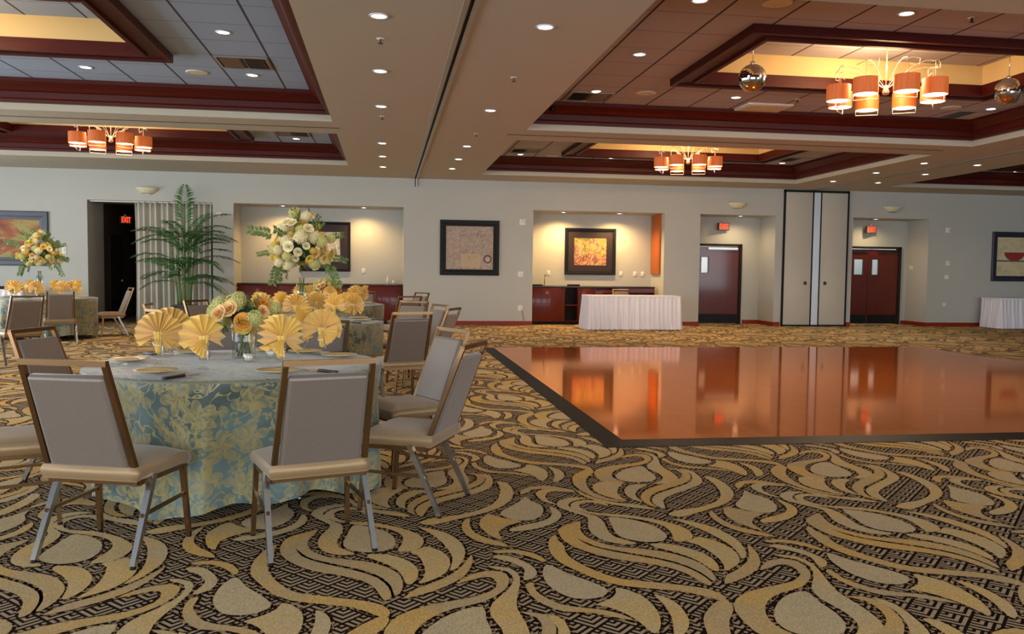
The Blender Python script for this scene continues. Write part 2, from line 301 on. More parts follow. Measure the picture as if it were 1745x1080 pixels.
CARPET=[(0,[(1.236,4.465),(1.228,4.384),(1.219,4.317),(1.213,4.256),(1.216,4.207),(1.228,4.167),(1.252,4.136),(1.282,4.112),(1.312,4.095),(1.343,4.085),(1.376,4.085),(1.407,4.093),(1.427,4.104),(1.442,4.121),(1.459,4.144),(1.471,4.177),(1.475,4.227),(1.471,4.284),(1.455,4.347),(1.428,4.407),(1.385,4.458),(1.342,4.497),(1.315,4.517),(1.294,4.527),(1.270,4.539),(1.249,4.529)]),
(1,[(1.009,4.790),(1.012,4.755),(1.022,4.728),(1.039,4.698),(1.071,4.649),(1.103,4.599),(1.123,4.566),(1.131,4.526),(1.113,4.451),(1.092,4.370),(1.085,4.303),(1.088,4.242),(1.100,4.182),(1.122,4.130),(1.158,4.090),(1.199,4.065),(1.244,4.058),(1.276,4.066),(1.267,4.090),(1.241,4.122),(1.216,4.152),(1.194,4.187),(1.184,4.232),(1.182,4.288),(1.191,4.358),(1.200,4.432),(1.200,4.498),(1.188,4.558),(1.154,4.608),(1.116,4.656),(1.091,4.714),(1.076,4.768),(1.078,4.806),(1.091,4.837),(1.113,4.868),(1.142,4.896),(1.191,4.916),(1.222,4.932),(1.190,4.953),(1.137,4.963),(1.088,4.941),(1.046,4.906),(1.024,4.868),(1.013,4.827)]),
(1,[(1.083,4.736),(1.092,4.699),(1.116,4.662),(1.148,4.626),(1.185,4.594),(1.228,4.566),(1.278,4.544),(1.331,4.523),(1.381,4.495),(1.426,4.463),(1.464,4.421),(1.492,4.376),(1.508,4.336),(1.515,4.294),(1.513,4.247),(1.506,4.196),(1.491,4.135),(1.482,4.085),(1.498,4.073),(1.524,4.077),(1.550,4.085),(1.575,4.101),(1.594,4.126),(1.608,4.162),(1.618,4.218),(1.616,4.280),(1.597,4.337),(1.563,4.392),(1.515,4.450),(1.458,4.503),(1.399,4.546),(1.337,4.580),(1.267,4.600),(1.204,4.620),(1.167,4.658),(1.146,4.700),(1.136,4.739),(1.137,4.776),(1.147,4.807),(1.167,4.829),(1.199,4.839),(1.234,4.836),(1.262,4.810),(1.285,4.781),(1.301,4.761),(1.310,4.757),(1.312,4.790),(1.303,4.832),(1.281,4.863),(1.251,4.885),(1.217,4.894),(1.182,4.892),(1.147,4.877),(1.117,4.852),(1.097,4.815),(1.085,4.774)]),
(2,[(0.908,4.224),(0.913,4.154),(0.929,4.092),(0.954,4.034),(0.988,3.979),(1.027,3.928),(1.068,3.885),(1.112,3.848),(1.163,3.819),(1.216,3.791),(1.267,3.757),(1.313,3.720),(1.348,3.675),(1.375,3.627),(1.392,3.571),(1.404,3.521),(1.414,3.488),(1.424,3.473),(1.439,3.482),(1.450,3.510),(1.447,3.563),(1.436,3.624),(1.419,3.676),(1.395,3.725),(1.361,3.771),(1.320,3.813),(1.273,3.852),(1.222,3.889),(1.171,3.926),(1.120,3.966),(1.070,4.012),(1.028,4.063),(1.001,4.129),(0.987,4.180),(0.988,4.182),(0.999,4.157),(1.022,4.110),(1.051,4.056),(1.085,4.018),(1.125,3.985),(1.176,3.949),(1.229,3.912),(1.280,3.875),(1.328,3.835),(1.369,3.793),(1.403,3.747),(1.429,3.691),(1.448,3.633),(1.456,3.573),(1.461,3.528),(1.471,3.522),(1.483,3.540),(1.494,3.576),(1.501,3.627),(1.500,3.687),(1.492,3.748),(1.474,3.798),(1.447,3.845),(1.409,3.894),(1.363,3.938),(1.309,3.969),(1.254,3.993),(1.203,4.012),(1.156,4.036),(1.113,4.076),(1.077,4.122),(1.054,4.170),(1.040,4.220),(1.036,4.273),(1.040,4.332),(1.061,4.414),(1.074,4.476),(1.049,4.470),(1.010,4.438),(0.971,4.408),(0.937,4.372),(0.919,4.335),(0.911,4.290)]),
(2,[(0.815,4.067),(0.808,3.989),(0.811,3.916),(0.823,3.847),(0.846,3.788),(0.876,3.731),(0.909,3.668),(0.946,3.609),(0.986,3.560),(1.034,3.519),(1.097,3.490),(1.166,3.465),(1.234,3.440),(1.295,3.412),(1.341,3.373),(1.376,3.335),(1.401,3.310),(1.419,3.298),(1.433,3.307),(1.442,3.327),(1.442,3.355),(1.433,3.387),(1.414,3.419),(1.384,3.449),(1.342,3.475),(1.290,3.499),(1.223,3.527),(1.157,3.554),(1.106,3.574),(1.063,3.595),(1.029,3.626),(0.998,3.664),(0.967,3.713),(0.939,3.767),(0.914,3.826),(0.895,3.885),(0.886,3.934),(0.884,3.981),(0.890,4.030),(0.897,4.078),(0.890,4.125),(0.884,4.170),(0.888,4.219),(0.890,4.250),(0.875,4.242),(0.856,4.213),(0.841,4.182),(0.828,4.137)]),
(1,[(1.337,4.036),(1.350,4.002),(1.378,3.969),(1.412,3.933),(1.443,3.889),(1.471,3.842),(1.488,3.794),(1.500,3.747),(1.507,3.697),(1.513,3.657),(1.525,3.639),(1.539,3.644),(1.557,3.683),(1.570,3.739),(1.574,3.796),(1.567,3.855),(1.550,3.908),(1.522,3.957),(1.485,4.005),(1.441,4.042),(1.387,4.059),(1.343,4.059)]),
(1,[(1.554,4.047),(1.579,4.014),(1.591,3.966),(1.599,3.911),(1.604,3.857),(1.605,3.803),(1.601,3.756),(1.593,3.714),(1.579,3.676),(1.570,3.651),(1.580,3.646),(1.601,3.658),(1.636,3.687),(1.672,3.727),(1.697,3.767),(1.714,3.814),(1.726,3.871),(1.728,3.934),(1.717,4.003),(1.696,4.066),(1.662,4.114),(1.627,4.141),(1.606,4.130),(1.587,4.105),(1.558,4.089),(1.539,4.070)]),
(1,[(1.616,4.427),(1.649,4.368),(1.673,4.309),(1.695,4.245),(1.714,4.174),(1.728,4.102),(1.739,4.034),(1.743,3.970),(1.739,3.911),(1.730,3.860),(1.721,3.817),(1.716,3.791),(1.729,3.792),(1.746,3.811),(1.761,3.837),(1.777,3.879),(1.797,3.948),(1.812,4.027),(1.814,4.101),(1.805,4.176),(1.785,4.254),(1.755,4.326),(1.714,4.383),(1.670,4.427),(1.626,4.458),(1.598,4.466)]),
(2,[(1.815,3.940),(1.783,3.854),(1.754,3.796),(1.721,3.744),(1.675,3.691),(1.627,3.644),(1.589,3.616),(1.556,3.589),(1.527,3.544),(1.508,3.503),(1.500,3.484),(1.511,3.483),(1.556,3.505),(1.614,3.541),(1.669,3.584),(1.719,3.633),(1.757,3.682),(1.788,3.736),(1.812,3.803),(1.830,3.873),(1.841,3.953),(1.839,3.998)]),
(0,[(1.545,5.435),(1.543,5.386),(1.552,5.346),(1.574,5.314),(1.617,5.291),(1.668,5.280),(1.716,5.285),(1.758,5.303),(1.788,5.337),(1.810,5.380),(1.823,5.430),(1.828,5.484),(1.825,5.539),(1.820,5.595),(1.826,5.666),(1.821,5.719),(1.781,5.720),(1.730,5.695),(1.684,5.660),(1.639,5.613),(1.596,5.553),(1.561,5.490)]),
(2,[(1.413,5.446),(1.419,5.350),(1.442,5.294),(1.478,5.264),(1.529,5.257),(1.568,5.274),(1.551,5.324),(1.525,5.388),(1.525,5.451),(1.538,5.513),(1.564,5.575),(1.601,5.630),(1.647,5.675),(1.701,5.712),(1.766,5.739),(1.831,5.770),(1.885,5.821),(1.928,5.877),(1.953,5.925),(1.967,5.974),(1.975,6.031),(1.970,6.082),(1.944,6.113),(1.906,6.126),(1.860,6.118),(1.813,6.092),(1.760,6.033),(1.735,5.986),(1.789,6.013),(1.859,6.051),(1.891,6.046),(1.907,6.020),(1.912,5.973),(1.901,5.919),(1.865,5.875),(1.818,5.838),(1.769,5.817),(1.716,5.800),(1.654,5.780),(1.591,5.755),(1.532,5.720),(1.481,5.674),(1.445,5.617),(1.422,5.547)]),
(1,[(1.899,6.179),(1.916,6.157),(1.947,6.137),(1.978,6.108),(1.993,6.060),(1.993,6.002),(1.973,5.940),(1.942,5.875),(1.902,5.814),(1.865,5.752),(1.847,5.691),(1.842,5.629),(1.854,5.565),(1.868,5.502),(1.869,5.440),(1.861,5.383),(1.840,5.337),(1.811,5.298),(1.764,5.261),(1.735,5.234),(1.772,5.226),(1.828,5.232),(1.873,5.249),(1.912,5.280),(1.943,5.326),(1.964,5.386),(1.971,5.457),(1.971,5.536),(1.963,5.615),(1.959,5.696),(1.972,5.778),(1.992,5.861),(2.013,5.951),(2.026,6.035),(2.020,6.100),(1.997,6.149),(1.947,6.179),(1.902,6.191)]),
(2,[(1.227,5.357),(1.216,5.271),(1.218,5.195),(1.230,5.118),(1.248,5.030),(1.276,4.948),(1.318,4.890),(1.364,4.850),(1.415,4.829),(1.443,4.832),(1.403,4.870),(1.347,4.927),(1.316,4.987),(1.297,5.052),(1.290,5.118),(1.291,5.186),(1.299,5.258),(1.312,5.328),(1.332,5.396),(1.358,5.459),(1.393,5.516),(1.424,5.568),(1.438,5.618),(1.438,5.655),(1.422,5.671),(1.390,5.660),(1.338,5.606),(1.287,5.538),(1.262,5.490),(1.246,5.437)]),
(1,[(1.312,5.141),(1.312,5.091),(1.323,5.039),(1.343,4.987),(1.371,4.933),(1.402,4.887),(1.435,4.855),(1.457,4.847),(1.451,4.879),(1.439,4.931),(1.438,4.987),(1.446,5.048),(1.467,5.113),(1.493,5.173),(1.522,5.213),(1.534,5.246),(1.500,5.286),(1.450,5.314),(1.410,5.315),(1.373,5.294),(1.344,5.247),(1.322,5.191)]),
(1,[(1.491,5.035),(1.484,4.972),(1.489,4.914),(1.501,4.866),(1.522,4.832),(1.540,4.822),(1.539,4.859),(1.537,4.914),(1.541,4.965),(1.555,5.018),(1.584,5.075),(1.621,5.130),(1.667,5.175),(1.697,5.210),(1.675,5.231),(1.633,5.236),(1.596,5.224),(1.560,5.197),(1.530,5.152),(1.506,5.097)]),
(2,[(1.556,4.903),(1.547,4.844),(1.548,4.789),(1.557,4.744),(1.577,4.711),(1.594,4.701),(1.589,4.736),(1.583,4.790),(1.594,4.847),(1.614,4.906),(1.644,4.960),(1.683,5.012),(1.734,5.058),(1.794,5.104),(1.865,5.157),(1.935,5.213),(1.992,5.273),(2.036,5.337),(2.064,5.404),(2.079,5.472),(2.083,5.546),(2.068,5.607),(2.009,5.641),(1.960,5.650),(1.983,5.626),(2.021,5.585),(2.030,5.533),(2.026,5.478),(2.013,5.430),(1.989,5.383),(1.950,5.336),(1.900,5.289),(1.833,5.242),(1.763,5.192),(1.696,5.135),(1.639,5.075),(1.600,5.019),(1.574,4.963)]),
(1,[(2.078,5.558),(2.086,5.472),(2.069,5.391),(2.040,5.316),(2.009,5.260),(1.965,5.210),(1.897,5.153),(1.821,5.094),(1.746,5.035),(1.682,4.980),(1.646,4.933),(1.623,4.888),(1.605,4.839),(1.595,4.789),(1.597,4.735),(1.605,4.691),(1.617,4.665),(1.634,4.672),(1.651,4.744),(1.673,4.831),(1.703,4.883),(1.743,4.927),(1.795,4.974),(1.856,5.023),(1.931,5.082),(2.001,5.140),(2.046,5.185),(2.078,5.231),(2.101,5.288),(2.116,5.358),(2.128,5.454),(2.127,5.543),(2.099,5.600),(2.071,5.616)]),
(1,[(2.145,5.367),(2.147,5.325),(2.147,5.263),(2.143,5.184),(2.127,5.091),(2.105,4.998),(2.080,4.924),(2.048,4.860),(2.007,4.802),(1.957,4.751),(1.895,4.704),(1.829,4.667),(1.764,4.647),(1.705,4.632),(1.663,4.609),(1.633,4.584),(1.612,4.560),(1.607,4.536),(1.626,4.511),(1.655,4.495),(1.676,4.495),(1.706,4.510),(1.759,4.543),(1.827,4.588),(1.910,4.640),(1.993,4.698),(2.055,4.755),(2.107,4.820),(2.153,4.899),(2.190,4.989),(2.212,5.093),(2.221,5.196),(2.218,5.290),(2.204,5.362),(2.176,5.389),(2.150,5.388)]),
(1,[(1.195,5.095),(1.212,5.000),(1.242,4.917),(1.285,4.839),(1.346,4.777),(1.413,4.727),(1.477,4.686),(1.530,4.661),(1.558,4.657),(1.562,4.673),(1.534,4.718),(1.490,4.767),(1.443,4.788),(1.390,4.811),(1.332,4.861),(1.279,4.924),(1.244,4.999),(1.219,5.071),(1.200,5.134),(1.190,5.159)]),
(0,[(0.743,3.796),(0.733,3.769),(0.722,3.733),(0.714,3.687),(0.711,3.628),(0.713,3.567),(0.726,3.514),(0.744,3.469),(0.764,3.434),(0.788,3.409),(0.820,3.393),(0.854,3.387),(0.886,3.390),(0.915,3.403),(0.940,3.426),(0.957,3.453),(0.961,3.474),(0.955,3.500),(0.937,3.537),(0.909,3.583),(0.870,3.638),(0.829,3.694),(0.802,3.751),(0.781,3.796),(0.765,3.813),(0.753,3.811)]),
(2,[(0.613,3.507),(0.619,3.447),(0.634,3.394),(0.657,3.346),(0.686,3.303),(0.723,3.270),(0.774,3.257),(0.826,3.247),(0.869,3.222),(0.907,3.195),(0.952,3.166),(0.982,3.151),(0.976,3.174),(0.952,3.210),(0.923,3.240),(0.886,3.267),(0.843,3.286),(0.799,3.303),(0.760,3.322),(0.726,3.346),(0.699,3.382),(0.678,3.422),(0.661,3.459),(0.650,3.498),(0.651,3.551),(0.652,3.594),(0.643,3.603),(0.631,3.596),(0.620,3.585),(0.613,3.559)]),
(1,[(0.996,3.473),(0.989,3.439),(0.969,3.405),(0.942,3.373),(0.903,3.348),(0.874,3.328),(0.884,3.315),(0.908,3.298),(0.934,3.270),(0.959,3.234),(0.979,3.193),(0.995,3.149),(1.005,3.099),(1.012,3.056),(1.019,3.032),(1.028,3.024),(1.043,3.036),(1.061,3.065),(1.080,3.112),(1.096,3.169),(1.104,3.226),(1.106,3.283),(1.102,3.339),(1.091,3.391),(1.068,3.436),(1.042,3.471),(1.019,3.491),(1.001,3.494)]),
(1,[(1.147,3.360),(1.152,3.295),(1.149,3.229),(1.142,3.163),(1.127,3.107),(1.112,3.058),(1.101,3.019),(1.098,2.994),(1.110,2.987),(1.129,2.997),(1.153,3.026),(1.177,3.065),(1.195,3.107),(1.207,3.155),(1.214,3.213),(1.215,3.270),(1.205,3.320),(1.189,3.361),(1.165,3.394),(1.145,3.403)]),
(1,[(0.524,3.941),(0.542,3.914),(0.565,3.893),(0.591,3.870),(0.615,3.835),(0.634,3.798),(0.641,3.769),(0.639,3.737),(0.627,3.690),(0.617,3.647),(0.622,3.630),(0.637,3.631),(0.662,3.654),(0.686,3.690),(0.694,3.730),(0.692,3.774),(0.681,3.820),(0.661,3.866),(0.629,3.917),(0.596,3.959),(0.571,3.971),(0.550,3.971),(0.529,3.971),(0.517,3.963)]),
(2,[(0.533,4.011),(0.553,3.999),(0.583,4.002),(0.618,3.999),(0.658,3.970),(0.696,3.931),(0.724,3.888),(0.746,3.856),(0.761,3.856),(0.766,3.877),(0.753,3.922),(0.727,3.974),(0.687,4.016),(0.641,4.045),(0.597,4.051),(0.560,4.047),(0.535,4.038),(0.525,4.026)]),
(0,[(2.253,4.973),(2.224,4.913),(2.192,4.864),(2.158,4.814),(2.118,4.763),(2.085,4.714),(2.072,4.668),(2.075,4.624),(2.097,4.578),(2.131,4.540),(2.171,4.519),(2.212,4.516),(2.247,4.535),(2.277,4.571),(2.304,4.620),(2.324,4.679),(2.336,4.746),(2.335,4.813),(2.313,4.871),(2.287,4.924),(2.281,4.980),(2.275,5.010)]),
(2,[(1.943,4.546),(1.929,4.480),(1.931,4.420),(1.942,4.362),(1.958,4.300),(1.978,4.247),(2.002,4.213),(2.021,4.208),(2.017,4.260),(2.017,4.331),(2.045,4.389),(2.084,4.439),(2.136,4.476),(2.170,4.505),(2.144,4.533),(2.102,4.559),(2.074,4.585),(2.050,4.611),(2.028,4.644),(2.007,4.664),(1.984,4.645),(1.963,4.605)]),
(2,[(1.845,4.527),(1.833,4.467),(1.831,4.389),(1.840,4.309),(1.864,4.240),(1.897,4.182),(1.937,4.143),(1.978,4.116),(2.016,4.093),(2.041,4.089),(2.032,4.121),(2.009,4.164),(1.982,4.195),(1.952,4.229),(1.920,4.276),(1.893,4.331),(1.880,4.395),(1.876,4.462),(1.883,4.531),(1.889,4.582),(1.877,4.589),(1.861,4.569)]),
(1,[(0.953,4.725),(0.947,4.648),(0.934,4.598),(0.915,4.556),(0.885,4.518),(0.846,4.486),(0.797,4.460),(0.747,4.437),(0.704,4.412),(0.672,4.387),(0.657,4.360),(0.660,4.340),(0.688,4.333),(0.730,4.338),(0.781,4.355),(0.836,4.383),(0.889,4.425),(0.936,4.476),(0.971,4.534),(0.993,4.595),(0.999,4.655),(0.993,4.709),(0.977,4.761),(0.959,4.781)]),
(1,[(0.930,4.965),(0.947,4.884),(0.985,4.835),(1.017,4.818),(1.002,4.850),(0.978,4.904),(0.973,4.956),(0.977,5.008),(0.992,5.055),(1.015,5.092),(1.045,5.109),(1.082,5.111),(1.139,5.089),(1.183,5.075),(1.180,5.115),(1.152,5.163),(1.104,5.185),(1.049,5.189),(1.000,5.169),(0.960,5.135),(0.936,5.098),(0.925,5.048)]),
(2,[(2.255,5.102),(2.253,5.065),(2.266,5.064),(2.287,5.084),(2.313,5.124),(2.344,5.164),(2.381,5.176),(2.423,5.176),(2.468,5.163),(2.515,5.146),(2.570,5.126),(2.607,5.117),(2.592,5.143),(2.554,5.182),(2.510,5.223),(2.459,5.253),(2.400,5.254),(2.344,5.236),(2.301,5.198),(2.270,5.152)]),
]
# ------------------------------------------------------------------ camera
CXp,CYp,Fp=872.5,540.0,1428.1
yaw,pit,rol=0.150017,-0.0539802,0.0122609; CH=1.38
fw=Vector((math.sin(yaw)*math.cos(pit),math.cos(yaw)*math.cos(pit),math.sin(pit)))
rt=Vector((math.cos(yaw),-math.sin(yaw),0)); up=rt.cross(fw)
r2=rt*math.cos(rol)+up*math.sin(rol); u2=-rt*math.sin(rol)+up*math.cos(rol)
cam=bpy.data.cameras.new('camera'); co=bpy.data.objects.new('camera',cam); C.objects.link(co)
co.matrix_world=Matrix(((r2.x,u2.x,-fw.x,0),(r2.y,u2.y,-fw.y,0),(r2.z,u2.z,-fw.z,CH),(0,0,0,1)))
cam.sensor_width=36; cam.lens=Fp/1745*36; cam.clip_start=.05; cam.clip_end=200
bpy.context.scene.camera=co
# ------------------------------------------------------------------ room
X0,X1,Y0,YW=-12.0,23.0,-4.5,21.24
ZS=3.675; ZT=4.09
def struct(name,mb,mats,**k): return tag(mb.build(name,mats,**k),kind='structure')
# floor with inlaid swirl motifs
mb=MB(); mb.poly([(X0-.2,Y0-.2,0),(X1+.2,Y0-.2,0),(X1+.2,26.2,0),(X0-.2,26.2,0)],0)
def offset_poly(P,d):
    out=[];N=len(P)
    for i in range(N):
        a=Vector(P[i-1]);b=Vector(P[i]);c=Vector(P[(i+1)%N])
        e1=(b-a).normalized();e2=(c-b).normalized(); n1=Vector((e1.y,-e1.x));n2=Vector((e2.y,-e2.x))
        n=(n1+n2); 
        if n.length<.3: n=n1
        n.normalize(); out.append(tuple(b+n*d))
    return out
TX,TY=1.42,2.36
for j in range(-1,9):
    for i in range(-9,15):
        ox,oy=i*TX,j*TY
        if oy+4.5<1.2 or oy+4>YW: continue
        if ox+1.4<-11 or ox+1.4>21: continue
        ext=(ox>1.6 and ox<7.4 and oy+2.3>6.6 and oy+6.2<14.8)
        if ext: continue
        for k,(col,P) in enumerate(CARPET):
            if j>1 and False: continue
            mb.poly([(x+ox,y+oy,.0008+.00003*k) for x,y in offset_poly(P,.014)],1)
            mb.poly([(x+ox,y+oy,.002+.00003*k) for x,y in P],2+col)
floor=struct('floor',mb,[M['carpet'],M['c_out'],M['c0'],M['c1'],M['c2']])
# back wall: solid piers, lintels, recess backs
mb=MB(); op=[(-7.0,-4.15),(-3.66,.44),(3.73,7.23),(8.21,10.32),(12.55,14.81)]; ZO=2.96
x=X0
for a,b in op+[(X1,X1)]:
    mb.box(x,YW,0,a,22.4,ZT+.6)
    if b>a: mb.box(a,YW,ZO,b,22.4,ZT+.6)
    x=b
mb.box(-3.66,22.3,0,.44,22.4,ZO); mb.box(3.73,22.3,0,7.23,22.4,ZO)
D1=(8.45,9.80); D2=(12.62,14.62); ZD=2.22
for (a,b),(p,q) in (((8.21,10.32),D1),((12.55,14.81),D2)):
    mb.box(a,22.2,0,p,22.4,ZO); mb.box(q,22.2,0,b,22.4,ZO); mb.box(p,22.2,ZD,q,22.4,ZO)
struct('wall_back',mb,M['wall'])
# corridor behind the left opening
mb=MB()
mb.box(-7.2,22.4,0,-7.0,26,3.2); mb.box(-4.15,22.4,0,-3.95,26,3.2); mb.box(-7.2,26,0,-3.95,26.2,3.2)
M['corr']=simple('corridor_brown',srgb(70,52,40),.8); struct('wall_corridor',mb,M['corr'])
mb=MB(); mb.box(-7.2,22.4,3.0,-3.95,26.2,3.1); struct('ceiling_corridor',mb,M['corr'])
# behind doors
mb=MB(); mb.box(12.4,22.41,0,12.5,24.2,3); mb.box(15,22.41,0,15.1,24.2,3); mb.box(12.4,24.2,0,15.1,24.3,3); mb.box(8.2,24.2,0,10.4,24.3,3); mb.box(8.2,22.41,0,8.3,24.2,3); mb.box(10.3,22.41,0,10.4,24.2,3); mb.box(8.2,22.41,3,15.1,24.3,3.1)
struct('wall_beyond_doors',mb,M['wall'])
# side and rear walls with windows
mb=MB(); Ys=[-3.6,0.2,4.0,7.8,11.6,15.4]; y=Y0; 
for q in Ys:
    mb.box(X0-.2,y,0,X0,q,ZT+.6); mb.box(X0-.2,q,0,X0,q+3.0,.5); mb.box(X0-.2,q,3.3,X0,q+3.0,ZT+.6); y=q+3.0
mb.box(X0-.2,y,0,X0,YW,ZT+.6); struct('wall_left',mb,M['wall'])
mb=MB(); Xs=[-10.5,-6.5,-2.5,1.5,5.5,9.5,13.5,17.5]; x=X0
for q in Xs:
    mb.box(x,Y0-.2,0,q,Y0,ZT+.6); mb.box(q,Y0-.2,0,q+3.2,Y0,.5); mb.box(q,Y0-.2,3.3,q+3.2,Y0,ZT+.6); x=q+3.2
mb.box(x,Y0-.2,0,X1,Y0,ZT+.6); struct('wall_rear',mb,M['wall'])
mb=MB(); mb.box(X1,Y0,0,X1+.2,YW,ZT+.6); struct('wall_right',mb,M['wall'])
# ceiling soffit slabs around the trays
TR={'L0':(-8.8,-.83,-2.5,5.6),'L1':(-8.8,-.83,6.7,13.45),'L2':(-8.8,-.83,14.62,18.95),
    'R0':(2.24,10.2,-2.5,5.6),'R1':(2.24,10.2,6.7,13.52),'R2':(2.24,10.2,14.62,19.93),'R3':(12.75,20.7,14.62,19.93),'R4':(12.75,20.7,6.7,13.52)}
mb=MB()
xs=[X0,-8.8,-.83,.655,.785,2.24,10.2,11.31,11.43,12.75,20.7,X1]
cols={(-8.8,-.83):['L0','L1','L2'],(2.24,10.2):['R0','R1','R2'],(12.75,20.7):['R4','R3']}
for a,b in zip(xs[:-1],xs[1:]):
    if (a,b) in ((.655,.785),(11.31,11.43)): continue
    y=Y0
    for k in cols.get((a,b),[]):
        q=TR[k]; mb.box(a,y,ZS,b,q[2],ZS+.1); y=q[3]
    mb.box(a,y,ZS,b,YW,ZS+.1)
# dark strips painting the thin shadow lines across the beams between trays
struct('ceiling',mb,M['paint'])
mb=MB()
for a,b in ((-8.8,-.75),(2.0,10.0)): mb.box(a,14.02,ZS-.006,b,14.05,ZS)
M['seam']=simple('shadow_seam',srgb(70,60,48),.9); tag(mb.build('trim_4',M['seam']),kind='structure')
for n,k in enumerate(TR):
    a,b,c,d=TR[k]; left=k[0]=='L'
    mb=MB(); pr=[(0,ZS+.1),(.08,ZS+.1),(.09,ZS+.14),(.13,ZS+.155),(.135,ZS+.24),(.17,ZS+.255),(.21,ZS+.30),(.26,ZS+.335),(.30,ZS+.36),(.30,ZT)]
    mb.ring(a,b,c,d,pr,0); mb.ring(a,b,c,d,[(0,ZS+.1),(-.05,ZS+.1),(-.05,ZT+.05),(.30,ZT)],0)
    # faces running along y take the other grain
    for i,f in enumerate(mb.f):
        xs_=[mb.v[q][0] for q in f]
        if i%4 in (1,3): mb.m[i]=1
    struct('trim_%d'%(10+n),mb,[M['mahog'],M['mahogY']])
    ctr={'L':(-7.55,-2.7),'R':(3.92,8.8)}[k[0]]
    if k in('R3','R4'): ctr=(14.45,19.3)
    yy={'0':(.2,2.9),'1':(8.72,11.42),'2':(15.75,18.75),'3':(15.75,18.75),'4':(8.72,11.42)}[k[1]]
    if k=='L2': yy=(15.4,18.15)
    p,q=ctr; r,s=yy; fwid=.30
    # tiles
    mb=MB(); Z=ZT
    for (e,f_,g,h) in ((a-.05,p+.02,c-.05,d+.05),(q-.02,b+.05,c-.05,d+.05),(p+.02,q-.02,c-.05,r+.02),(p+.02,q-.02,s-.02,d+.05)):
        mb.poly([(e,g,Z),(e,h,Z),(f_,h,Z),(f_,g,Z)])
    mb.poly([(p+fwid-.02,r+fwid-.02,4.42),(p+fwid-.02,s-fwid+.02,4.42),(q-fwid+.02,s-fwid+.02,4.42),(q-fwid+.02,r+fwid-.02,4.42)])
    struct('ceiling_%d'%(n+1),mb,M['tileL'] if left else M['tileR'])
    mb=MB(); mb.ring(p,q,r,s,[(0,ZT),(0,ZT-.10),(.055,ZT-.10),(.055,ZT-.065),(.245,ZT-.065),(.245,ZT-.10),(fwid,ZT-.10),(fwid,ZT+.06)],0)
    for i in range(len(mb.f)):
        if i%4 in (1,3): mb.m[i]=1
    struct('trim_%d'%(20+n),mb,[M['mahog'],M['mahogY']])
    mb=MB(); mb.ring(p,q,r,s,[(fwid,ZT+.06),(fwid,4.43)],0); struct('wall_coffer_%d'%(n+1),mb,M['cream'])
# roof cap above everything to close light leaks
mb=MB(); mb.box(X0-.2,Y0-.2,4.7,X1+.2,26.3,4.8); struct('roof',mb,M['dark'])
# partition tracks
for i,xc in enumerate((.72,11.37)):
    mb=MB(); mb.box(xc-.07,Y0,ZS-.012,xc-.02,YW,ZS+.02,0); mb.box(xc+.02,Y0,ZS-.012,xc+.07,YW,ZS+.02,0); mb.box(xc-.02,Y0,ZS+.03,xc+.02,YW,ZS+.05,1)
    if i==0: mb.box(xc-.045,YW-.06,3.47,xc+.045,YW,ZS,0); mb.box(xc-.012,YW-.065,3.47,xc+.012,YW-.058,ZS,1)
    tag(mb.build('trim_%d'%(5+i),[M['track'],M['black']]),kind='structure')
# baseboards
mb=MB()
for a,b in ((X0,-7.0),(-4.15,-3.66),(.44,3.73),(7.23,8.21),(10.32,10.5),(12.42,12.55),(14.81,X1)): mb.box(a,YW-.02,0,b,YW,.115)
mb.box(9.86,22.18,0,10.3,22.2,.115); mb.box(10.3,YW,0,10.32,22.2,.115); mb.box(14.68,22.18,0,14.8,22.2,.115); mb.box(14.79,YW,0,14.81,22.2,.115)
mb.box(-7.0,YW,0,-6.98,22.4,.115)
struct('baseboard_back',mb,M['base'])
# ---- movable partition pocket doors
pd=thing('partition_door','tall beige pocket doors edged in black with a central silver strip','pocket door',(11.465,YW-.0,0))
a,b=-.935,.935
mb=MB(); mb.box(a,-.05,.01,a+.045,0,3.655); mb.box(b-.045,-.05,.01,b,0,3.655); mb.box(a,-.05,3.6,b,0,3.66); mb.box(a,-.05,.0,b,0,.045); mb.build('frame',M['black'],pd)
for s,(p,q) in enumerate(((-.89,-.12),(.14,.89))):
    mb=MB(); mb.bbox(p,-.045,.045,q,-.005,3.6,.008); lf=mb.build('door_leaf',M['panel'],pd)
    mb=MB(); xx=q-.16 if s==0 else p+.15
    mb.lathe([(.0,-.01),(.045,-.01),(.05,.0),(.045,.012),(.02,.018),(0,.018)],16,(0,0,0)); 
    mb.v=[(xx+v_[0],-.045-v_[2],1.17+v_[1]) for v_ in mb.v]; mb.build('knob',M['brass'],lf)
mb=MB(); mb.box(-.12,-.05,.045,-.085,0,3.6); mb.box(.105,-.05,.045,.14,0,3.6); mb.build('edge_strip',M['black'],pd)
mb=MB(); mb.box(-.085,-.045,.045,.105,0,3.6); mb.build('silver_strip',M['silver'],pd)
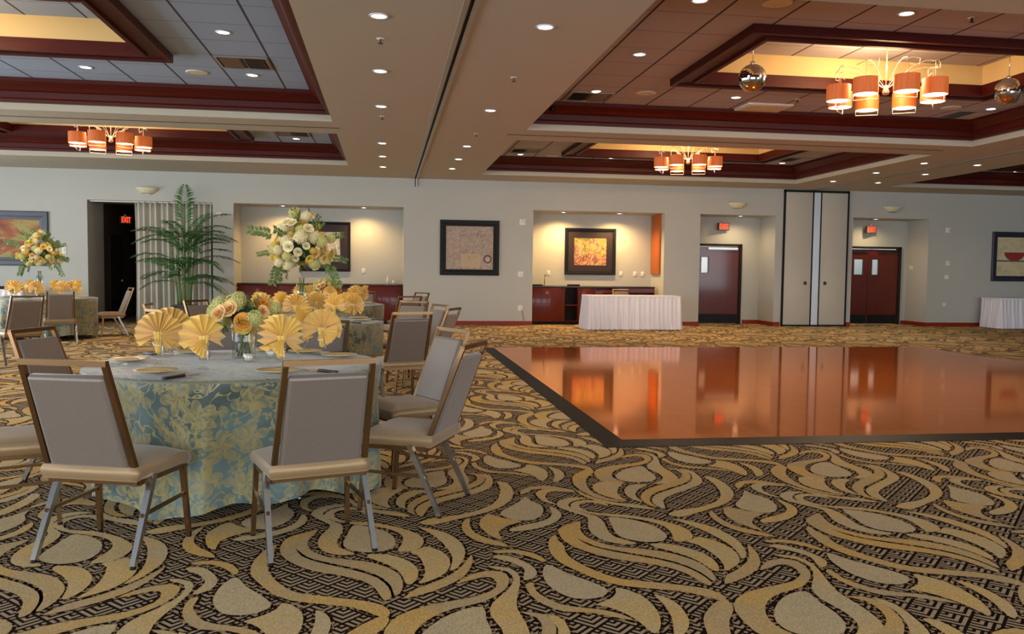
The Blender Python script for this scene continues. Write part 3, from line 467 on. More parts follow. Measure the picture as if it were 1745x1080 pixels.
# ---- doors
def door(name,x0,x1,leaves,label):
    d=thing(name,label,'door',((x0+x1)/2,22.2,0)); d['kind']='structure'; w=(x1-x0)/2
    mb=MB(); mb.box(-w,-.05,0,-w+.06,.12,ZD); mb.box(w-.07,-.05,0,w,.12,ZD); mb.box(-w,-.05,ZD-.06,w,.12,ZD); mb.build('door_frame',M['dark'],d)
    edges=[-w+.06]+[(-w+.06)+(2*w-.13)*k/leaves for k in range(1,leaves)]+[w-.07]
    for k in range(leaves):
        p,q=edges[k]+.004,edges[k+1]-.004
        if leaves==1 or k==1: wx0,wx1=p+.12,p+.32
        else: wx0,wx1=q-.42,q-.14
        z0,z1=1.42,1.85; mb=MB()
        mb.box(p,.0,.02,wx0,.05,2.14); mb.box(wx1,.0,.02,q,.05,2.14); mb.box(wx0,.0,.02,wx1,.05,z0); mb.box(wx0,.0,z1,wx1,.05,2.14)
        lf=mb.build('door_leaf',M['doorwood'],d)
        mb=MB(); mb.box(wx0,.015,z0,wx1,.03,z1); mb.build('window_pane',M['win_bright'],lf)
        mb=MB(); 
        for (e,f,g,h) in ((wx0-.02,wx0,z0-.02,z1+.02),(wx1,wx1+.02,z0-.02,z1+.02),(wx0,wx1,z0-.02,z0),(wx0,wx1,z1,z1+.02)): mb.box(e,-.008,g,f,.0,h)
        mb.build('window_frame',M['brass'],lf)
        mb=MB(); mb.box(p+.02,-.004,.03,q-.02,0,.28); mb.build('kick_plate',M['black'],lf)
        mb=MB(); mb.box(p+.3,-.05,2.06,q-.05,0,2.12); mb.build('door_closer',M['silver'] if leaves==1 else M['dark'],lf)
    return d
door('door_1',8.45,9.80,1,'single dark red wooden door with a small window, left of the tall pocket doors')
door('door_2',12.62,14.62,2,'double dark red wooden doors with small windows, right of the tall pocket doors')
# lit rooms beyond the door windows: real lamps in the back rooms
# corridor door
mb=MB(); mb.box(-7.0,22.75,0,-6.95,23.75,2.2); dd=thing('door_3','dark door on the side wall of the unlit corridor behind the curtain','door',(0,0,0)); dd['kind']='structure'; mb.build('door_leaf',M['dark'],dd)
mb=MB(); mb.lathe([(0,0),(.03,0),(.03,.04),(0,.05)],10); mb.v=[(-6.95+v_[2],23.6+v_[0],1.02+v_[1]) for v_ in mb.v]; mb.build('knob',M['silver'],dd)
# ---- exit signs
def exitsign(x,y,z,w,h,label,rz=0):
    e=thing('exit_sign',label,'exit sign',(x,y,z),rz)
    mb=MB(); mb.bbox(-w/2,-.03,-h/2,w/2,.03,h/2,.008); mb.build('housing',M['vent'] ,e)
    mb=MB(); mb.box(-.02,-.02,h/2,.02,.02,h/2+.04); mb.build('bracket',M['white'],e)
    mb=MB(); mb.box(-w/2+.012,-.033,-h/2+.012,w/2-.012,-.03,h/2-.012); mb.build('face_panel',M['redface'],e)
    fc=bpy.data.curves.new('EXIT','FONT'); fc.body='EXIT'; fc.size=h*1.02; fc.align_x='CENTER'; fc.align_y='CENTER'; fc.extrude=.002; fc.offset=.004
    fc.materials.append(M['redlet']); tmp=bpy.data.objects.new('tmp',fc); C.objects.link(tmp); bpy.context.view_layer.update(); me=bpy.data.meshes.new_from_object(tmp.evaluated_get(bpy.context.evaluated_depsgraph_get())); bpy.data.objects.remove(tmp)
    fo=bpy.data.objects.new('lettering',me); C.objects.link(fo); fo.parent=e; fo.location=(0,-.036,0); fo.rotation_euler=(PI/2,0,0); fo.scale=(w/(h*2.5),1,1)
    return e
t=NT('exit_face'); t.set(Base_Color=srgb(120,96,78),Roughness=.6,Emission_Color=(1,.3,.15,1),Emission_Strength=.02); M['redface']=t.m
exitsign(9.2,22.08,2.69,.36,.2,'red EXIT sign above the single door left of the pocket doors',.25)
exitsign(13.6,22.08,2.69,.36,.2,'red EXIT sign above the double doors right of the pocket doors',.25)
exitsign(-6.72,23.2,2.6,.34,.2,'red EXIT sign glowing inside the dark corridor',1.0)
# ---- wall sconces
for x,l in ((-5.64,'pale bowl sconce high on the wall behind the palm top'),(9.22,'pale bowl sconce above the single door recess'),(13.68,'pale bowl sconce above the double door recess')):
    s=thing('wall_sconce',l,'wall sconce',(x,YW,3.2)); mb=MB()
    def fb(u,v):
        a=PI*u; r=.26*(1-.55*v**1.5); return (-r*math.cos(a),-r*.75*math.sin(a)-.001,.07-.14*v)
    mb.grid(fb,16,5); mb.build('bowl',M['alab'],s,solid=.008)
    mb=MB(); mb.box(-.07,-.03,-.09,.07,0,.03); mb.build('back_plate',M['track'],s)
# ---- pictures
def picture(name,cx,cz,w,h,fwid,y,art,label,mat_w=0,artname='canvas',fmat=None):
    p=thing(name,label,'picture',(cx,y,cz)); mb=MB()
    mb.v=[];
    def rg(pr):
        vs=[]
        for d,dp in pr: vs+=[(-w/2+d,-dp,-h/2+d),(w/2-d,-dp,-h/2+d),(w/2-d,-dp,h/2-d),(-w/2+d,-dp,h/2-d)]
        fs=[]
        for i in range(len(pr)-1):
            for k in range(4): fs.append((i*4+k,i*4+(k+1)%4,(i+1)*4+(k+1)%4,(i+1)*4+k))
        return vs,fs
    vs,fs=rg([(0,0),(0,.045),(.015,.055),(fwid*.6,.05),(fwid*.65,.035),(fwid,.028),(fwid,.01)]); mb.add(vs,fs); mb.build('frame',fmat or M['black'],p)
    if mat_w:
        mb=MB(); vs,fs=rg([(fwid-.01,.022),(fwid+mat_w,.024),(fwid+mat_w,.016)]); mb.add(vs,fs); mb.build('mount',M['mount'],p)
    q=fwid+mat_w; mb=MB(); mb.add([(-w/2+q-.01,-.015,-h/2+q-.01),(w/2-q+.01,-.015,-h/2+q-.01),(w/2-q+.01,-.015,h/2-q+.01),(-w/2+q-.01,-.015,h/2-q+.01)],[(0,1,2,3)]); mb.build(artname,art,p)
    mb=MB(); mb.box(-w/2+.01,-.01,-h/2+.01,w/2-.01,0,h/2-.01); mb.build('backing',M['black'],p)
    return p
M['mount']=simple('dark_mount',srgb(34,14,14),.6)
def artmat(name,stops,scale=2.2,dist=1.5,dark=None,stretch=(1,1,1)):
    t=NT(name); v=t.coord(stretch); f=t.noise(v,scale,5,.6,dist); c=t.ramp(f,*stops)
    if dark:
        g=t.noise(t.coord((1,1,1)),dark[0],3,.7,2.5); m=t.math('LESS_THAN',t.math('ABSOLUTE',t.math('SUBTRACT',g,.5)),dark[1]); c=t.mix(t.math('MULTIPLY',m,.75),c,dark[2])
    t.set(Base_Color=c,Roughness=.6); return t.m
A1=artmat('art_taupe_collage',((.3,srgb(150,128,116)),(.45,srgb(176,158,142)),(.55,srgb(166,146,126)),(.68,srgb(196,172,140)),(.8,srgb(140,90,76))),2.5,1,(3.5,.012,srgb(96,74,70)))
A2=artmat('art_bright_abstract',((.30,srgb(170,150,124)),(.38,srgb(110,112,74)),(.45,srgb(180,156,66)),(.52,srgb(176,150,120)),(.57,srgb(168,72,28)),(.63,srgb(176,152,120)),(.7,srgb(96,116,86)),(.78,srgb(150,44,26))),1.7,1.2,(2.2,.02,srgb(60,40,36)))
A3=artmat('art_pale_abstract',((.3,srgb(150,150,140)),(.5,srgb(206,204,190)),(.7,srgb(120,118,110))),4,1,(5,.02,srgb(80,76,70)))
A4=artmat('art_autumn_field',((.3,srgb(100,116,50)),(.42,srgb(160,146,80)),(.5,srgb(156,84,44)),(.6,srgb(120,60,36)),(.7,srgb(80,92,56)),(.8,srgb(150,150,90))),1.6,.8,None,(.5,1,1.6))
A5=artmat('art_beige',((.35,srgb(186,172,136)),(.5,srgb(214,200,160)),(.7,srgb(178,160,120))),2.2,1)
picture('framed_picture',2.1,1.97,1.50,1.39,.15,YW,A1,'black framed taupe abstract on the wall between the two bar niches')
picture('framed_picture',5.5,1.95,1.42,1.26,.10,22.3,A2,'black framed bright orange and yellow abstract inside the lit bar niche',.16)
picture('framed_picture',-1.55,1.97,1.28,1.28,.07,22.3,A3,'dark framed pale abstract half hidden behind the tall flowers',.19)
M['navy']=simple('navy_frame',srgb(34,36,50),.35)
picture('framed_picture',-9.0,2.02,2.28,1.27,.19,YW,A4,'navy framed autumn landscape at the left end of the back wall',fmat=M['navy'])
p5=picture('framed_picture',17.9,1.97,2.3,1.38,.15,YW,A5,'dark framed beige picture with a red half disc, right end of the wall',fmat=M['navy'])
M['redpaint']=simple('red_paint',srgb(150,44,40),.6,0,.15,20); M['greypaint']=simple('grey_paint',srgb(96,92,88),.6)
mb=MB(); mb.box(-1.0,-.0165,-.14,1.0,-.0155,-.10); mb.build('painted_band',M['greypaint'],p5)
mb=MB(); n=24; mb.poly([(-.45+.32*math.cos(PI+PI*k/n),-.017,.12+.24*math.sin(PI+PI*k/n)) for k in range(n+1)]); mb.build('painted_half_disc',M['redpaint'],p5)
# writing-like brush marks on the taupe picture
p1=[o for o in C.objects if o.name=='framed_picture'][0]
M['ink']=simple('ink_strokes',srgb(92,74,70),.7); M['ochre']=simple('ochre_patch',srgb(184,160,130),.7)
mb=MB(); random.seed(3)
for (x0,x1,z,h) in ((-.25,.38,.33,.13),(-.16,.36,.03,.06),(-.12,.18,-.24,.12)):
    x=x0
    while x<x1:
        for _ in range(2):
            a=(x+random.uniform(0,.05),-.0165,z+random.uniform(-h/2,h/2)); b=(x+random.uniform(0,.05),-.0165,z+random.uniform(-h/2,h/2))
            if (Vector(a)-Vector(b)).length>.02: mb.bar(a,b,.008,.001)
        x+=.055
mb.build('brush_marks',M['ink'],p1)
mb=MB(); mb.box(-.22,-.016,-.5,.28,-.0152,-.15); mb.build('painted_patch',M['ochre'],p1)
mb=MB(); mb.lathe([(.07,0),(.11,0)],20); mb.v=[(.46+v_[0],-.0163,-.28+v_[1]) for v_ in mb.v]; mb.build('painted_ring',M['ink'],p1)
# ---- bar cabinets
def cabinet(x0,x1,label,items):
    w=x1-x0; c=thing('bar_cabinet',label,'cabinet',(x0,21.62,0))
    mb=MB(); mb.box(0,.12,0,w,.66,.08); mb.build('toe_kick',M['dark'],c)
    openx=[i for i in items if i[0]=='open']
    mb=MB(); mb.box(0,.64,.08,w,.66,.98); mb.box(0,.02,.08,.02,.66,.98); mb.box(w-.02,.02,.08,w,.66,.98); mb.box(0,.02,.08,w,.66,.10)
    for k,a,b in items: mb.box(b-.01,.02,.08,b+.01,.66,.98)
    mb.build('body',M['cab'],c)
    for k,a,b in items:
        if k=='door':
            mb=MB(); mb.bbox(a+.008,0,.09,b-.008,.02,.97,.004); d=mb.build('door',M['cab'],c)
            mb=MB(); mb.bar((b-.06,-.02,.6),(b-.06,-.02,.78),.01); mb.bar((b-.06,-.02,.62),(b-.06,0,.62),.008); mb.bar((b-.06,-.02,.76),(b-.06,0,.76),.008); mb.build('handle',M['brass'],d)
        elif k=='drawer':
            mb=MB(); mb.bbox(a+.008,0,.76,b-.008,.02,.93,.004); d=mb.build('drawer',M['cab'],c)
            mb=MB(); mb.bar(((a+b)/2-.06,-.02,.85),((a+b)/2+.06,-.02,.85),.01); mb.build('handle',M['steel'],d)
            mb=MB(); mb.bbox(a+.008,0,.09,b-.008,.02,.745,.004); d=mb.build('door',M['cab'],c)
        elif k=='open':
            mb=MB(); mb.box(a+.012,.03,.5,b-.012,.62,.53); mb.build('shelf',M['cab'],c)
            mb=MB(); mb.box(a+.011,.3,.1,b-.011,.31,.96); mb.build('back_panel',M['dark'],c)
        elif k=='appl':
            mb=MB(); mb.bbox(a+.008,0,.09,b-.008,.02,.5,.004); mb.build('door',M['cab'],c)
            mb=MB(); mb.box(a+.1,.0,.52,b-.1,.3,.84); mb.build('black_insert',M['black'],c)
            mb=MB(); mb.box(a,.005,.86,b,.02,.97); mb.build('rail',M['cab'],c)
    mb=MB(); mb.bbox(0,-.02,.98,w,.67,1.02,.006); mb.build('countertop',M['ctop'],c)
    return c
M['ctop']=simple('dark_countertop',srgb(58,38,32),.2,0,.2,20)
cabinet(-3.655,.435,'long dark red bar cabinet in the left niche behind the flowers',[('door',.02,1.0),('door',1.0,2.0),('drawer',2.0,2.9),('door',2.9,4.07)])
cabinet(3.735,7.12,'dark red bar cabinet with open shelves in the lit niche',[('door',.02,.93),('open',.93,1.3),('door',1.3,1.75),('drawer',1.75,2.4),('appl',2.4,3.365)])
wp=thing('upper_panel','orange wooden panel hung on the right side wall of the lit niche','wall panel',(7.23,21.85,2.15)); mb=MB(); mb.bbox(-.05,-.36,-.8,0,.36,.8,.006); mb.build('board',M['orangewood'],wp)
# counter items
def small(name,label,cat,loc,fn,mat):
    mb=MB(); fn(mb); o=mb.build(name,mat,loc=loc); return tag(o,label,cat)
small('faucet','slender gooseneck faucet on the bar counter in the lit niche','faucet',(4.2,22.05,1.02),lambda m:m.tube([(0,0,0),(0,0,.22),(0,-.01,.27),(0,-.05,.3),(0,-.1,.28),(0,-.11,.24)],.01),M['steel'])
small('serving_tray','black serving tray at the left end of the lit bar counter','tray',(3.98,21.9,1.02),lambda m:m.lathe([(0,0),(.13,0),(.17,.03),(.165,.03),(.125,.01),(0,.01)],20),M['black'])
small('caddy','low black caddy on the lit bar counter','caddy',(4.95,21.85,1.02),lambda m:m.bbox(-.16,-.08,0,.16,.08,.045,.01),M['black'])
small('bottle','slim white bottle at the right end of the left bar counter','bottle',(.05,21.85,1.02),lambda m:m.lathe([(0,0),(.035,0),(.035,.12),(.012,.17),(.012,.22),(0,.22)],12),M['white'])
small('cup','small white cup beside the slim bottle on the left bar','cup',(.2,21.85,1.02),lambda m:m.lathe([(.0,0),(.025,0),(.04,.09),(.036,.09),(.022,.006),(0,.006)],12),M['white'])
# wall plates
def plate(x,y,z,w,h,label,cat='wall plate',rz=0,kind=0):
    o=thing('wall_plate' if kind==0 else 'alarm_strobe',label,cat,(x,y,z),rz); mb=MB(); mb.bbox(-w/2,-.012,-h/2,w/2,0,h/2,.004); mb.build('plate',M['white'],o)
    mb=MB()
    if kind==0: mb.box(-w*.14,-.02,-h*.2,w*.14,-.012,h*.2)
    else: mb.bbox(-w*.3,-.05,-h*.3,w*.3,-.012,h*.3,.012)
    mb.build('switch' if kind==0 else 'lens',M['alab'],o)
plate(3.42,YW,1.32,.14,.14,'white square wall control left of the lit niche')
plate(3.46,YW,2.65,.17,.15,'white alarm strobe on the wall left of the lit niche','alarm',0,1)
plate(3.42,YW,.45,.12,.14,'white power outlet low on the wall left of the lit niche')
plate(15.4,YW,2.67,.16,.14,'white alarm strobe on the wall right of the double doors','alarm',0,1)
plate(15.42,YW,1.76,.12,.13,'white thermostat on the wall right of the double doors')
plate(15.4,YW,1.38,.12,.11,'white light switch below the thermostat')
plate(15.36,YW,.62,.1,.1,'small outlet low on the wall right of the double doors')
plate(14.81,21.96,1.64,.16,.1,'white switch plate on the side wall beside the double doors','wall plate',-PI/2)
plate(-7.52,YW,1.77,.1,.2,'white switch plate between the landscape picture and the dark opening')
plate(-4.0,YW,2.68,.12,.1,'small white sensor on the wall right of the palm')
for x,l in ((-.57,'switch plate on the back of the left bar niche'),(6.37,'first switch plate right of the bright abstract'),(6.77,'second switch plate right of the bright abstract'),(6.99,'third switch plate right of the bright abstract'),(4.35,'faint switch plate left of the bright abstract')): plate(x,22.3,1.36,.09,.13,l)
small('power_cord','thin dark cord hanging from the outlet left of the lit niche','cord',(3.46,YW-.012,.4),lambda m:m.tube([(0,0,.02),(.01,-.02,-.05),(.03,-.01,-.15),(.05,-.01,-.25),(.06,-.02,-.28)],.005),M['black'])
# ---- curtain
cu=thing('curtain','pale grey floor-length curtain gathered in the corridor opening behind the palm','curtain',(-5.08,21.34,0))
def cf(u,v):
    x=-.88+1.78*u; z=.02+2.92*(1-v); nar=(1-.02*math.sin(v*PI)); return (x*nar,.055*math.sin(u*2*PI*13+.8*math.sin(v*2+u*5))+.02*math.sin(u*41),z)
mb=MB(); mb.grid(cf,220,12); mb.build('panel',M['curtain'],cu,solid=.004)
mb=MB(); mb.bar((-1.9,0,2.94),(.92,0,2.94),.03); mb.build('rail',M['track'],cu)
# ------------------------------------------------------------------ dance floor
DX0,DX1,DY0,DY1,DH=1.73,10.32,6.36,14.94,.03
df=thing('dance_floor','glossy orange-brown portable wooden dance floor edged in black on the patterned carpet','dance floor',(DX0,DY0,0))
mb=MB(); w=DX1-DX0; h=DY1-DY0; e=.17
mb.box(e,e,.0,w-e,h-e,DH); o=mb.build('panels',M['dance'],df)
mb=MB(); mb.ring(0,w,0,h,[(0,.001),(0,.006),(e,DH+.001),(e,.001)],0); mb.build('ramp_edging',M['black'],df)
# ------------------------------------------------------------------ chairs
def make_chair(label):
    t=thing('banquet_chair',label,'chair')
    T=Vector((0,-.37,.955)); Bt=Vector((0,-.15,.365)); d=(Bt-T)
    def at(x,f): p=T+d*f; return (x,p.y,p.z)
    nrm=Vector((0,d.z,-d.y)).normalized()*-1   # facing the front
    if nrm.y<0: nrm=-nrm
    mb=MB()
    for s in (-1,1): mb.bar(at(s*.202,0),at(s*.222,1),.024,.026,up=(1,0,0))
    a=Vector(at(-.214,0)); b=Vector(at(.214,0)); mb.bar(a,b,.026,.026)
    mb.build('back_frame',M['frameB'],t)
    # pad with rounded faces
    mb=MB(); ang=math.atan2(d.y,-d.z)
    L=d.length; z0,z1=.115*L,.84*L
    mb.bbox(-.192,-L*.375,-.021,.192,L*.375,.026,.018,n=3)
    R=Matrix(((1,0,0),(0,-d.y/L*-1,0),(0,0,0))) if False else None
    uy=(-d).normalized(); uz=nrm; c=T+d*.475
    mb.v=[tuple(Vector((v[0]*(1.0-.09*(v[1])),0,0))+c+uy*v[1]+uz*(v[2]+(.018*(1-(v[0]/.205)**2)*(1-(v[1]/(L*.37))**2) if v[2]>0 else 0))) for v in mb.v]
    mb.build('backrest',M['pad'],t)
    # seat cushion, crowned, with a waterfall front
    mb=MB()
    def sf(u,v):
        x=(u-.5)*2; y=v; hw=.238+.012*y
        return (hw*x, -.20+.44*y, .455+.03*(1-x**4)*(1-(2*y-1)**6)-.012*max(0,y-.85)/.15)
    mb.grid(sf,12,12)
    def side(u,v):
        a=u*4; k=int(min(a,3.999)); f=a-k; P=[(0,0),(1,0),(1,1),(0,1),(0,0)][k]; Q=[(0,0),(1,0),(1,1),(0,1),(0,0)][k+1]
        p=sf(P[0]+(Q[0]-P[0])*f,P[1]+(Q[1]-P[1])*f); b=.012*math.sin(v*PI)
        cx,cy=p[0],p[1]-.02; l=math.hypot(cx,cy)
        return (p[0]+b*cx/l,p[1]+b*cy/l,p[2]-.062*v)
    mb.grid(side,48,5); mb.box(-.235,-.195,.388,.235,.235,.396); mb.build('seat',M['seat'],t)
    mb=MB()
    for s in (-1,1):
        mb.bar((s*.225,-.165,.38),(s*.235,.235,.38),.022,.026)
    mb.bar((-.225,-.165,.378),(.225,-.165,.378),.022); mb.bar((-.235,.225,.378),(.235,.225,.378),.022); mb.build('seat_frame',M['frameB'],t)
    for s in (-1,1):
        mb=MB(); mb.bar((s*.235,.20,.375),(s*.248,.232,.012),.027,.027,up=(0,1,0),w2=.022); lg=mb.build('leg',M['frameB'],t)
        mb=MB(); mb.lathe([(0,0),(.013,0),(.014,.014),(0,.014)],8,(s*.248,.232,0)); mb.build('foot_glide',M['black'],lg)
        mb=MB(); mb.bar((s*.240,-.07,.40),(s*.25,-.255,.012),.03,.03,up=(0,1,0),w2=.024); lg=mb.build('leg',M['leg'],t); lg['label']='bright chrome raked rear leg'
        mb=MB(); mb.lathe([(0,0),(.014,0),(.015,.014),(0,.014)],8,(s*.25,-.255,0)); mb.build('foot_glide',M['black'],lg)
        mb=MB(); mb.bar((s*.241,.215,.235),(s*.245,-.175,.225),.014,.016); mb.build('stretcher',M['frameB'],t)
    return t
R=math.radians
seats=[ # x,y,rot,label
(-1.30,4.29,-17,'silver-grey banquet chair seen from behind, front left of the nearest round table'),
(-.365,4.27,18,'tan-backed banquet chair seen from behind, front right of the nearest round table'),
(.17,4.95,66,'banquet chair in side view at the right of the nearest table, closest to the camera'),
(.15,5.88,116,'pale-blue-lit chair facing left at the nearest table, just behind the side-view chair'),
(-.60,6.66,-196,'chair across the nearest table, its grey back right of the gold napkins'),
(-1.36,6.72,173,'chair across the nearest table, hidden behind the rose centrepiece'),
(-1.97,5.88,-106,'chair left of the nearest table, seen behind the silver-grey chair'),
(-2.02,4.88,-70,'chair cut by the left edge of the photo beside the silver-grey chair'),
(.14,8.75,20,'grey-backed chair seen from behind at the right of the middle round table'),
(.42,9.5,66,'chair right of the middle table, its back slanting right, farther than the grey-backed one'),
(.33,10.2,113,'pale chair facing left at the right side of the middle table'),
(.2,11.1,150,'pale padded chair facing the camera behind the right side of the middle table'),
(-.93,11.5,180,'far-side chair of the middle table behind the tall flower vase'),
(-1.95,8.9,-42,'blue-grey backed chair left of the middle table, showing between gold napkins'),
(-2.33,10.15,-88,'chair at the left side of the middle table, above the leftmost gold napkin'),
(-2.1,11.1,-120,'chair at the far left side of the middle table beside the palm pot'),
(-.98,8.74,4,'chair at the near side of the middle table, behind the nearest napkins'),
(.22,13.95,28,'chair seen from behind at the near right of the farthest centre table'),
(.38,15.7,125,'chair at the far right side of the farthest centre table'),
(-.5,16.3,165,'chair at the far side of the farthest centre table in front of the bar cabinet'),
(-5.7,15.85,22,'grey chair seen from behind in front of the far left table with tall flowers'),
(-5.42,17.75,118,'chair in side view right of the far left table, in front of the dark opening'),
(-7.05,15.6,2,'grey chair cut by the left edge in front of the far left table'),
(-5.15,12.75,42,'leaning grey chair at the far left edge, nearer than the far left table'),
(-5.5,11.75,62,'partly cut chair at the left edge with only seat and legs in view'),
(6.0,20.65,180,'pale chair tucked behind the white skirted table at the bar niche'),
]
ch0=make_chair(seats[0][3]); ch0['group']='banquet chairs'
for i,(x,y,r_,l) in enumerate(seats):
    if i==0: ch0.location=(x,y,0); ch0.rotation_euler=(0,0,R(r_))
    else: dup(ch0,(x,y,0),R(r_),l)
# ------------------------------------------------------------------ round tables
def cloth(name,r,zt,hem,seed,label,loc):
    rnd=random.Random(seed); ph=[rnd.uniform(0,6.28) for _ in range(5)]
    mb=MB(); n=220
    K=[9,14,19,27]; A=[.055,.050,.022,.008]
    def fold(a): return sum(A[i]*(.40-1.5*abs(math.sin((K[i]*a+ph[i]+.6*math.sin(2*a+ph[4]))/2))) for i in range(4))
    rows=[(0,0,0)]+[(r*k/6,0,0) for k in range(1,6)]
    vs=[];uv=[]
    prof=[(r*k/5*.985,0,0) for k in range(0,6)]+[(r*1.0,.004,.0),(r*1.008,.016,.02)]+[(r*1.01+.028*f**.8,.02+(zt-hem-.02)*f,f) for f in (.06,.14,.25,.38,.52,.66,.8,.92,1)]
    for (q,dz,f) in prof:
        for k in range(n+1):
            a=2*PI*k/n; fo=fold(a)
            rr=q+ (fo*min(1,f*1.15)**.8 if f>0 else 0)
            hz=dz+(dz/(zt))*(.045*math.sin(4*a+ph[0])+.02*math.sin(9*a)) if f>0 else dz
            z=zt-min(hz,zt-.012)
            vs.append((rr*math.cos(a),rr*math.sin(a),z))
            uv.append((q*math.cos(a)*1.0,q*math.sin(a)) if f==0 else (a*r*1.05+5,-dz+3))
    m=n+1
    mb.add(vs,[(i*m+k,i*m+k+1,(i+1)*m+k+1,(i+1)*m+k) for i in range(len(prof)-1) for k in range(n)],0,True,uv)
    o=mb.build(name,M['damask'],loc=loc); tag(o,label,'tablecloth'); return o
def round_table(x,y,label):
    t=thing('round_table',label,'table',(x,y,0)); mb=MB(); mb.lathe([(0,.745),(.87,.745),(.875,.755),(.875,.765),(.87,.775),(0,.775)],48); mb.build('tabletop',M['cab'],t)
    for k in range(4):
        a=PI/4+k*PI/2; mb=MB(); mb.tube([(.5*math.cos(a),.5*math.sin(a),.745),(.55*math.cos(a),.55*math.sin(a),.02),(.6*math.cos(a),.6*math.sin(a),.012)],.014); mb.build('leg',M['leg'],t)
    return t
ZC=.785
tabs=[(-.92,5.5,'nearest'),(-.92,10.05,'middle'),(-.92,14.9,'farthest centre'),(-6.4,17.1,'far left')]
for i,(x,y,n_) in enumerate(tabs):
    round_table(x,y,'round banquet table under the damask cloth, the %s table'%n_)
    cloth('tablecloth',.895,ZC-.003,.075,11+i,{0:'teal and gold floral damask cloth on the nearest round table',1:'teal and gold damask cloth on the middle round table',2:'pale teal damask cloth on the farthest centre table',3:'grey-green damask cloth on the far left table'}[i],(x,y,0))
# ---- table settings
def goblet(label):
    mb=MB(); mb.lathe([(0,.001),(.036,.001),(.037,.005),(.02,.010),(.008,.020),(.008,.034),(.018,.042),(.024,.055),(.029,.10),(.036,.155),(.0345,.155),(.027,.10),(.021,.058),(0,.05)],20)
    o=mb.build('goblet',M['glass']); return tag(o,label,'glass')
def napkin(seed,label):
    rnd=random.Random(seed); t=thing('folded_napkin',label,'napkin'); 
    def fan(rad,a0,a1,n,z0,depth,y0,tilt=0,tw=0):
        mb=MB(); vs=[];N=2*n
        for j,rr in enumerate((.0,.35,.7,1.0)):
            for k in range(N+1):
                a=a0+(a1-a0)*k/N; zz=(depth*(1 if k%2 else -1))*(.25+rr); q=rad*rr*(1-.035*(k%2))+.006
                x=q*math.cos(a); z=q*math.sin(a); y=zz+tilt*rr*rr*rad+tw*(x/rad)*rr*.04
                vs.append((x,y0+y,z0+z))
        m=N+1; mb.add(vs,[(j*m+k,j*m+k+1,(j+1)*m+k+1,(j+1)*m+k) for j in range(3) for k in range(N)],0,False); return mb
    r0=.135+rnd.uniform(-.008,.008); 
    mb=fan(r0*(1 if seed%2 else .92),R(-28) if seed%2 else R(62),R(208) if seed%2 else R(215),9 if seed%2 else 8,.19,.026,0,rnd.uniform(-.1,.2)); mb.build('fan_leaf',M['napkin'],t,solid=.0016)
    mb=fan(.105,R(20),R(170),7,.175,.02,.03,.5) if seed%2 else fan(.135,R(-45),R(78),7,.18,.022,-.02,-.15); mb.build('fan_leaf',M['napkin'],t,solid=.0016)
    s=rnd.choice((-1,1))
    mb=fan(.10,R(-70) if s>0 else R(190),R(25) if s>0 else R(255),5,.18,.012,-.028,-.35,s); mb.build('fan_leaf',M['napkin'],t,solid=.0016)
    mb=MB(); n=22
    mb.lathe([(.006,.062),(.017,.07),(.022,.12),(.028,.165),(.032,.20)],n,(0,0,0),0,False,rf=lambda a,z:1-.22*(int(round(a*n/2/PI))%2)); mb.build('gathered_stem',M['napkin'],t,solid=.0012)
    return t
def side_plate(label):
    t=thing('side_plate',label,'plate'); mb=MB(); mb.lathe([(0,.006),(.055,.006),(.08,.010),(.117,.020),(.12,.022),(.117,.024),(.08,.015),(.055,.011),(0,.011)],32); mb.build('dish',M['plate'],t)
    mb=MB(); mb.bbox(-.05,-.05,.0115,.05,.05,.016,.003); mb.build('folded_card',M['plate_in'],t); return t
def knife(label):
    t=thing('table_knife',label,'knife'); mb=MB()
    mb.add([(.0,-.008,.002),(.0,.008,.002),(.10,.009,.002),(.125,.0,.002),(.0,-.008,.004),(.0,.008,.004),(.10,.009,.003),(.125,.0,.003)],[(3,2,1,0),(4,5,6,7),(0,1,5,4),(1,2,6,5),(2,3,7,6),(3,0,4,7)]); mb.build('blade',M['steel'],t)
    mb=MB(); mb.bbox(-.11,-.010,0,.0,.010,.012,.004); mb.build('handle',M['knifeh'],t); return t
def fork(label):
    t=thing('dinner_fork',label,'fork'); mb=MB(); mb.bar((-.10,0,.004),(.03,0,.006),.009,.003); mb.bar((.03,0,.006),(.05,0,.005),.02,.003)
    for k in range(4): mb.bar((.05,-.009+.006*k,.005),(.095,-.009+.006*k,.009),.003,.002)
    mb.build('shaft',M['steel'],t); return t
def tumbler(label):
    t=thing('votive_glass',label,'candle holder'); mb=MB(); mb.lathe([(0,.001),(.034,.001),(.036,.01),(.038,.10),(.036,.10),(.034,.012),(0,.012)],20); mb.build('glass_cup',M['glass'],t)
    mb=MB(); mb.lathe([(0,.0125),(.030,.0125),(.031,.05),(0,.052)],16); mb.build('candle',M['candle'],t); return t
g0=n0=p0=k0=f0=None; NP=[]
word=['nearest','second','third','fourth','fifth','sixth','seventh','eighth']
def put(proto,loc,rz,label,group):
    if not proto.get('used'):
        proto['used']=1; proto.location=loc; proto.rotation_euler=(0,0,rz); proto['label']=label; proto['group']=group; return proto
    r=dup(proto,loc,rz,label,group) if proto.type=='EMPTY' else None
    if r is None:
        r=proto.copy(); C.objects.link(r); r.location=loc; r.rotation_euler=(0,0,rz); r['label']=label; r['group']=group
    return r
G=goblet('goblet'); NPK=[napkin(i,'napkin') for i in range(4)]; PL=side_plate('plate'); KN=knife('knife'); KN.scale=(1.4,1.5,1.3); FK=fork('fork')
